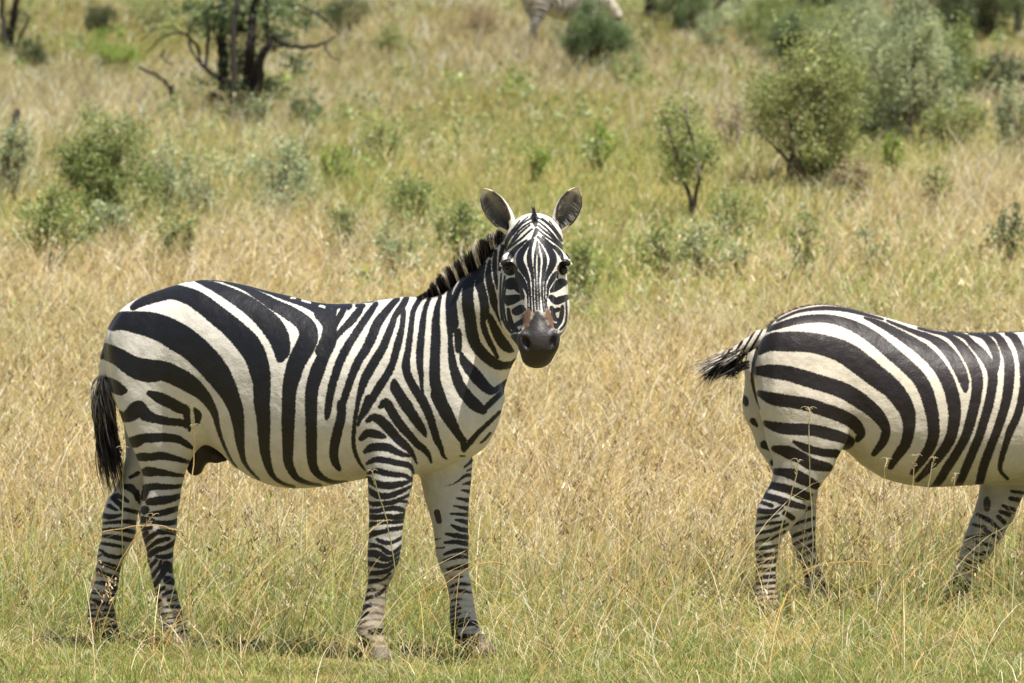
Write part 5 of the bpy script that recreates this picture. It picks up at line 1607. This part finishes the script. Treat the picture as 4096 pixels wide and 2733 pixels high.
def build_grass():
    rng = np.random.RandomState(77)
    # short green sward underfoot
    x, y = field(18.2, 23.2, 8200, rng, 0.9)
    cl = vnoise(x + 20, y + 20, .16, 41, 2); bigp = vnoise(x + 20, y + 20, .7, 42, 2)
    keep = rng.rand(len(x)) < np.clip(.35 + 1.3 * (cl - .35), .15, 1); x, y, cl, bigp = x[keep], y[keep], cl[keep], bigp[keep]
    n = len(x)
    root = np.stack([x, y, terrain(x, y)], -1)
    h = rng.uniform(.012, .046, n) * (.5 + 1.3 * cl) * np.interp(y, [18.4, 20, 23], [1.1, 1.0, 1.1]) * np.where(trodden(x, y), .45, 1)
    g = greenness(x, y)
    isg = rng.rand(n) < np.clip(g + .26 + .6 * (bigp - .5), .2, .95)
    c = np.where(isg[:, None], pick(GREEN, n, rng), pick(STRAW, n, rng) * .92)
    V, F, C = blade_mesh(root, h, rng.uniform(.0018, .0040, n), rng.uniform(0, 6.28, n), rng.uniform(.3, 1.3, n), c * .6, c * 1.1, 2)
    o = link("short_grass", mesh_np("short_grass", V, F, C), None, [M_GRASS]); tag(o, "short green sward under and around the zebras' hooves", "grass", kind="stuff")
    # tangled straw and green stems around the zebras
    parts = []
    def add(x, y, h, w, lean, seg, green_bias=0.0, tipdark=0.0, droop=None, straw=STRAW):
        n = len(x)
        root = np.stack([x, y, terrain(x, y) - .01], -1)
        g = greenness(x, y)
        isg = rng.rand(n) < np.clip(g + green_bias, 0, 1)
        c = np.where(isg[:, None], pick(GREEN, n, rng), pick(straw, n, rng))
        far_tone = np.interp(y, [30, 48, 90], [1.0, .92, .74])[:, None]     # herbage colour darker with distance up the slope
        c = c * far_tone * np.where(isg[:, None], np.interp(y, [35, 60], [0, 1])[:, None] * np.array([.16, -.10, .05]) + 1.0, np.interp(y, [35, 60], [0, 1])[:, None] * np.array([-.10, -.02, .06]) + 1.0)
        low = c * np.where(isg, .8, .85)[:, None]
        wind = rng.normal(.3, .9, n)
        wind = np.where(rng.rand(n) < .72, rng.uniform(0, 6.28, n), wind)
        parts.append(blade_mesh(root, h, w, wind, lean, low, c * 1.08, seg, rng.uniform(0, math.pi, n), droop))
    def tall_ok(x, y, amt):
        return rng.rand(len(x)) < amt
    x, y = field(18.4, 23.0, 420, rng, .6)
    k = rng.rand(len(x)) < np.interp(y, [18.4, 19.5, 20.3, 21.0, 22.2, 23], [.30, .38, .42, .5, .6, 1.0]) * np.where(trodden(x, y), .10, 1); x, y = x[k], y[k]
    n = len(x)
    cl = vnoise(x, y, .35, 51, 2)
    h = rng.uniform(.08, .24, n) * (.55 + .9 * cl) * np.interp(y, [18.4, 20.2, 21, 23], [.7, .75, 1.15, 1.45])
    add(x, y, h, rng.uniform(.0015, .0030, n), rng.uniform(.1, 1.0, n), 3, .12)
    # long arching straw stems
    x, y = field(18.6, 23.6, 34, rng, .8)
    k = rng.rand(len(x)) < np.interp(y, [18.6, 20, 21, 23.6], [.5, .6, .9, 1]) * np.where(trodden(x, y), 0, 1); x, y = x[k], y[k]
    n = len(x)
    pr = np.stack([x, y, terrain(x, y) - .01], -1)
    c = pick(np.array([[.66, .44, .13], [.70, .52, .20], [.72, .60, .34], [.56, .36, .11]]), n, rng)
    parts.append(blade_mesh(pr, rng.uniform(.40, .85, n), rng.uniform(.0018, .0028, n), np.where(rng.rand(n) < .6, rng.normal(.3, .4, n), rng.uniform(0, 6.28, n)), rng.uniform(.55, 1.2, n), c * .9, c, 7, rng.uniform(0, math.pi, n), rng.uniform(0, .25, n)))
    # fallen straw lying on the sward
    x, y = field(18.4, 24.0, 330, rng, .6)
    k = rng.rand(len(x)) < .25 + 1.2 * (vnoise(x, y, .5, 57, 2) - .2); x, y = x[k], y[k]
    n = len(x)
    pr = np.stack([x, y, terrain(x, y) + rng.uniform(.004, .07, n)], -1)
    c = pick(STRAW, n, rng)
    parts.append(blade_mesh(pr, rng.uniform(.05, .22, n), rng.uniform(.0014, .0034, n), rng.uniform(0, 6.28, n), rng.uniform(1.1, 1.3, n), c * .85, c * .9, 3, rng.uniform(0, math.pi, n), rng.uniform(-.05, .12, n)))
    x, y = field(18.4, 23.5, 190, rng, .6)
    k = rng.rand(len(x)) < np.interp(y, [18.4, 20.2, 20.8, 22, 23], [.40, .45, .55, .7, 1.0]) * np.where(trodden(x, y), .12, 1); x, y = x[k], y[k]
    n = len(x)
    h = rng.uniform(.22, .62, n) * np.interp(y, [18.4, 20.3, 21], [.8, .9, 1.0])
    add(x, y, h, rng.uniform(.0015, .0027, n), rng.uniform(.15, 1.2, n), 6, -.34, droop=rng.uniform(0, .25, n))
    V = np.concatenate([p[0] for p in parts]); C = np.concatenate([p[2] for p in parts]); off = 0; Fs = []
    for p in parts: Fs.append(p[1] + off); off += len(p[0])
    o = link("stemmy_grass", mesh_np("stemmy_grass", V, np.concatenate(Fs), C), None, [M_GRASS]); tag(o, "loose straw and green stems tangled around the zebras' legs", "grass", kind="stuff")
    # golden stand behind the zebras
    parts.clear()
    for y0, y1, dens, hs, ws, seg in ((21.5, 27, 1050, (.20, .46), (.0026, .0052), 3), (27, 36, 620, (.22, .50), (.0034, .0068), 3), (36, 52, 300, (.22, .52), (.005, .010), 2),
                                      (52, 80, 150, (.22, .55), (.008, .015), 2), (80, 132, 66, (.22, .55), (.013, .024), 2)):
        x, y = field(y0, y1, dens, rng, 1.6 + .05 * y0)
        n = len(x)
        cl = vnoise(x + 5, y * .8, .5 + y0 * .012, 61, 2); cb = vnoise(x + 9, y * .7 + 3, 2.4, 62, 2)
        g = greenness(x, y)
        h = rng.uniform(*hs, n) * (.30 + .85 * cl + .6 * cb) * (1.08 - .45 * g) * np.interp(y, [22.6, 23.4], [.85, 1.0])
        keep = rng.rand(n) < .35 + 1.1 * cl
        uu, _v = chart(np.stack([x, y, terrain(x, y)], -1))
        edge = 21.6 + 1.5 * vnoise(x + 31, y + 7, .8, 72, 2) + np.where((uu > 2920) & (uu < 4100), .55, 0) + np.where(((uu > 2960) & (uu < 3340)) | ((uu > 3720) & (uu < 3990)), .35, 0)
        keep &= rng.rand(n) < np.clip((y - edge) / .7, 0, 1)
        x, y, h = x[keep], y[keep], h[keep]; n = len(x)
        add(x, y, h * 1.1, rng.uniform(*ws, n), rng.uniform(.25, 1.15, n) * (1.2 if y0 > 26 else 1.0), seg, -.08, droop=rng.uniform(0, .35, n))
        if y0 < 30:      # taller fine flowering stalks standing over the rest
            xs_, ys_ = field(y0, y1, 150 if y0 < 26 else 90, rng, 1.2)
            m_ = len(xs_)
            add(xs_, ys_, rng.uniform(.34, .66, m_) * (.6 + .6 * vnoise(xs_, ys_, 1.2, 71, 2)), rng.uniform(.0020, .0038, m_), rng.uniform(.05, .75, m_), 4, -.30, droop=rng.uniform(0, .2, m_))
        # understorey of short leaf
        x, y = field(y0, y1, dens * .55, rng, 1.6 + .05 * y0)
        n = len(x)
        add(x, y, rng.uniform(.08, .24, n), rng.uniform(*ws, n) * 1.5, rng.uniform(.6, 1.3, n), 2, .18, droop=rng.uniform(0, .3, n))
    V = np.concatenate([p[0] for p in parts]); C = np.concatenate([p[2] for p in parts]); off = 0; Fs = []
    for p in parts: Fs.append(p[1] + off); off += len(p[0])
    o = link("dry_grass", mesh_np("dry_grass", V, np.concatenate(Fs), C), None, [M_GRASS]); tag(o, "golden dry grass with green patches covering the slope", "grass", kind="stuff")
    # spikelets and drooping awns among the stems
    x, y = field(19.0, 34, 60, rng, .8)
    k = (rng.rand(len(x)) < np.interp(y, [19, 20.3, 21, 34], [.25, .4, 1, 1])) & ~trodden(x, y); x, y = x[k], y[k]
    n = len(x)
    top = rng.uniform(.12, .42, n) * np.interp(y, [19, 21], [.8, 1])
    m = 7
    bx = np.repeat(x, m) + rng.normal(0, .010, n * m); by = np.repeat(y, m) + rng.normal(0, .010, n * m)
    rz = np.repeat(terrain(x, y) + top, m) + rng.normal(0, .014, n * m)
    root = np.stack([bx, by, rz], -1)
    dark = np.repeat(rng.rand(n) < .4, m)
    c = np.where(dark[:, None], pick(np.array([[.16, .085, .045], [.22, .13, .07], [.11, .07, .045]]), n * m, rng), pick(np.array([[.58, .47, .30], [.62, .55, .40], [.50, .38, .22]]), n * m, rng))
    V, F, C = blade_mesh(root, rng.uniform(.014, .036, n * m), rng.uniform(.003, .0062, n * m), rng.uniform(0, 6.28, n * m), rng.uniform(.5, 1.6, n * m), c, c, 2)
    x, y = field(22.6, 40, 16, rng, 1.0)
    n = len(x); m = 6
    top = rng.uniform(.16, .46, n); sc = (y / 24.0) ** .8
    bx = np.repeat(x, m) + rng.normal(0, .03, n * m); by = np.repeat(y, m) + rng.normal(0, .03, n * m)
    root = np.stack([bx, by, np.repeat(terrain(x, y) + top, m) + rng.normal(0, .035, n * m)], -1)
    g = np.repeat(greenness(x, y), m)
    c = pick(np.array([[.60, .47, .24], [.68, .58, .38], [.50, .38, .18], [.74, .66, .46], [.24, .15, .08]]), n * m, rng)
    c = np.where((rng.rand(n * m) < g * .6)[:, None], pick(GREEN, n * m, rng), c)
    scm = np.repeat(sc, m)
    a_, b_, c_ = blade_mesh(root, rng.uniform(.02, .055, n * m) * scm, rng.uniform(.004, .009, n * m) * scm, rng.uniform(0, 6.28, n * m), rng.uniform(.5, 1.6, n * m), c, c, 2)
    F = np.concatenate([F, b_ + len(V)]); V = np.concatenate([V, a_]); C = np.concatenate([C, c_])
    o = link("grass_spikelets", mesh_np("grass_spikelets", V, F, C), None, [M_GRASS]); tag(o, "brown and pale seed spikelets hanging in the grass", "grass seed", kind="stuff")

def build_herbs():
    """low leafy herbs mixed into the sward of the slope"""
    rng = np.random.RandomState(5)
    Vs, Fs, Cs, off = [], [], [], 0
    for y0, y1, dens, lf, nl in ((24, 36, 1.2, .026, 34), (36, 60, .7, .040, 34), (60, 128, .30, .065, 44)):
        x, y = field(y0, y1, dens, rng, 1.0)
        g = greenness(x, y)
        k = rng.rand(len(x)) < np.clip((g - .22) * 2.0, .06, 1); x, y = x[k], y[k]
        n = len(x)
        c = np.stack([x, y, terrain(x, y) + rng.uniform(.12, .34, n)], -1)
        for pal in ('olive', 'grey', 'bright', 'khaki'):
            sel = rng.rand(n) < .3
            if not sel.any(): continue
            s = rng.uniform(.08, .24, (sel.sum(), 1)) * np.array([[1.2, 1.2, 1.1]]) * (1 + (y0 - 24) / 60)
            V, F, C = leaves(c[sel], s, nl, lf, pal, rng)
            Vs.append(V); Fs.append(F + off); Cs.append(C); off += len(V)
    o = link("low_herbs", mesh_np("low_herbs", np.concatenate(Vs), np.concatenate(Fs), np.concatenate(Cs), smooth=False), None, [M_LEAF])
    tag(o, "low leafy herbs mixed into the dry grass of the slope", "herbs", kind="stuff")

def seed_stalk(label, pts, Y, digits, r=2.2, col=(.55, .44, .22), seed=0, group="single seed stalks in front of the zebras"):
    """one tall stalk rising through photo points, with a finger-like seed head"""
    rng = np.random.RandomState(seed)
    ln = px_line([(u, v, r * (1 - .5 * i / len(pts))) for i, (u, v) in enumerate(pts)], Y, .01, seed)
    base = np.array([ln[0][0], ln[0][1], float(terrain(ln[0][0], ln[0][1]))])
    root = empty("grass_stalk", base, label, "grass stalk", group)
    V, F, C = limb_mesh([ln], 5, col)
    link("stem", mesh_np("stem", V - base, F, C), root, [M_GRASS])
    tip = np.array(ln[-1][:3]); up = tip - np.array(ln[-2][:3]); up /= np.linalg.norm(up)
    L = []
    for d in range(digits):
        a = 2 * math.pi * d / digits + rng.uniform(0, .8)
        out = np.array([math.cos(a), math.sin(a) * .7, 0])
        ll = rng.uniform(.020, .034)
        row = []
        for q in range(7):
            t = q / 6
            row.append((*(tip + up * ll * (t * 1.1 - .9 * t ** 3) + out * ll * (t ** 1.6)), .0013 * (1 - .5 * t)))
        L.append(row)
    for d in range(3 * digits):
        h = rng.uniform(0, .05)
        p = tip - up * h
        L.append([(*p, .0011), (*(p + up * .010 + rng.normal(0, .006, 3)), .0009)])
    V, F, C = limb_mesh(L, 4, (.62, .52, .33))
    link("seed_head", mesh_np("seed_head", V - base, F, C), root, [M_GRASS])
    return root

def build_stalks():
    s = seed_stalk
    s("thick straw stalk crossing in front of the standing zebra's belly edge and near hind leg", [(772, 2540), (762, 2420), (752, 2150), (765, 1960), (776, 1830), (771, 1710)], 19.75, 3, 3.2, (.62, .48, .24), 1)
    s("thin green stalk with a forked head rising beside the standing zebra's tail", [(488, 2560), (491, 2350), (489, 2100), (492, 1960), (494, 1830), (492, 1795)], 19.8, 4, 2.0, (.30, .30, .11), 2)
    s("long straw stalk bent across the standing zebra's hind legs", [(180, 2250), (300, 2180), (420, 2125), (560, 2105), (640, 2105), (715, 2122)], 19.85, 3, 1.8, (.60, .43, .17), 3)
    s("straw stalk slanting up to the standing zebra's hock", [(345, 2600), (400, 2430), (470, 2270), (540, 2150), (610, 2065)], 19.82, 3, 2.0, (.58, .40, .15), 4)
    s("pale stalk slanting from lower left to the standing zebra's near knee", [(1330, 2660), (1345, 2400), (1385, 2260), (1430, 2180), (1478, 2128), (1525, 2090)], 19.5, 4, 2.0, (.62, .52, .27), 5)
    s("fine stalk with a curled head in front of the standing zebra's near foreleg", [(1590, 2420), (1575, 2240), (1545, 2080), (1515, 1980), (1490, 1890)], 19.6, 2, 1.5, (.44, .40, .18), 6)
    s("straw stalk between the standing zebra's forelegs with a narrow bent head", [(1732, 2640), (1715, 2480), (1690, 2340), (1664, 2220), (1652, 2180)], 19.55, 3, 1.8, (.62, .50, .24), 7)
    s("orange straw stalk arching right past the standing zebra's far foreleg", [(1500, 2600), (1640, 2440), (1760, 2350), (1870, 2275), (1940, 2250), (2010, 2255)], 19.5, 2, 1.9, (.62, .42, .14), 8)
    s("tall pale stalk with a spread seed head before the walking zebra's belly", [(3560, 2480), (3590, 2260), (3620, 2090), (3650, 1930), (3660, 1830)], 21.2, 5, 2.2, (.62, .52, .28), 9)
    s("tall stalk with three fingers, second of three before the walking zebra's belly", [(3640, 2500), (3650, 2300), (3690, 2080), (3720, 1900), (3735, 1840)], 21.3, 4, 1.9, (.55, .47, .25), 10)
    s("shorter stalk with a single drooping finger under the walking zebra's belly", [(3530, 2400), (3536, 2200), (3535, 2000), (3540, 1880), (3548, 1840)], 21.3, 3, 1.8, (.58, .48, .26), 11)
    s("stalk with a thin head before the walking zebra's thigh", [(3245, 2420), (3250, 2150), (3242, 1950), (3236, 1760), (3238, 1640)], 21.2, 4, 1.6, (.52, .44, .24), 12)
    s("leaning stalk crossing the walking zebra's near hind leg", [(3060, 2560), (3110, 2320), (3120, 2150), (3170, 1960), (3192, 1850)], 21.1, 3, 1.7, (.56, .46, .22), 13)
    s("long arched orange straw lying across the walking zebra's hind hooves", [(3050, 2420), (3150, 2330), (3260, 2265), (3400, 2245), (3520, 2258)], 21.0, 2, 1.9, (.60, .41, .15), 14)
    s("upright stalk with a small head right of the belly of the walking zebra", [(3805, 2440), (3812, 2240), (3815, 2060), (3818, 1940), (3822, 1900)], 21.2, 3, 1.7, (.56, .46, .25), 15)
build_standing()
_z2 = build_leaving()
build_grazing_far(_z2)
build_plants()
build_grass()
build_herbs()
build_stalks()
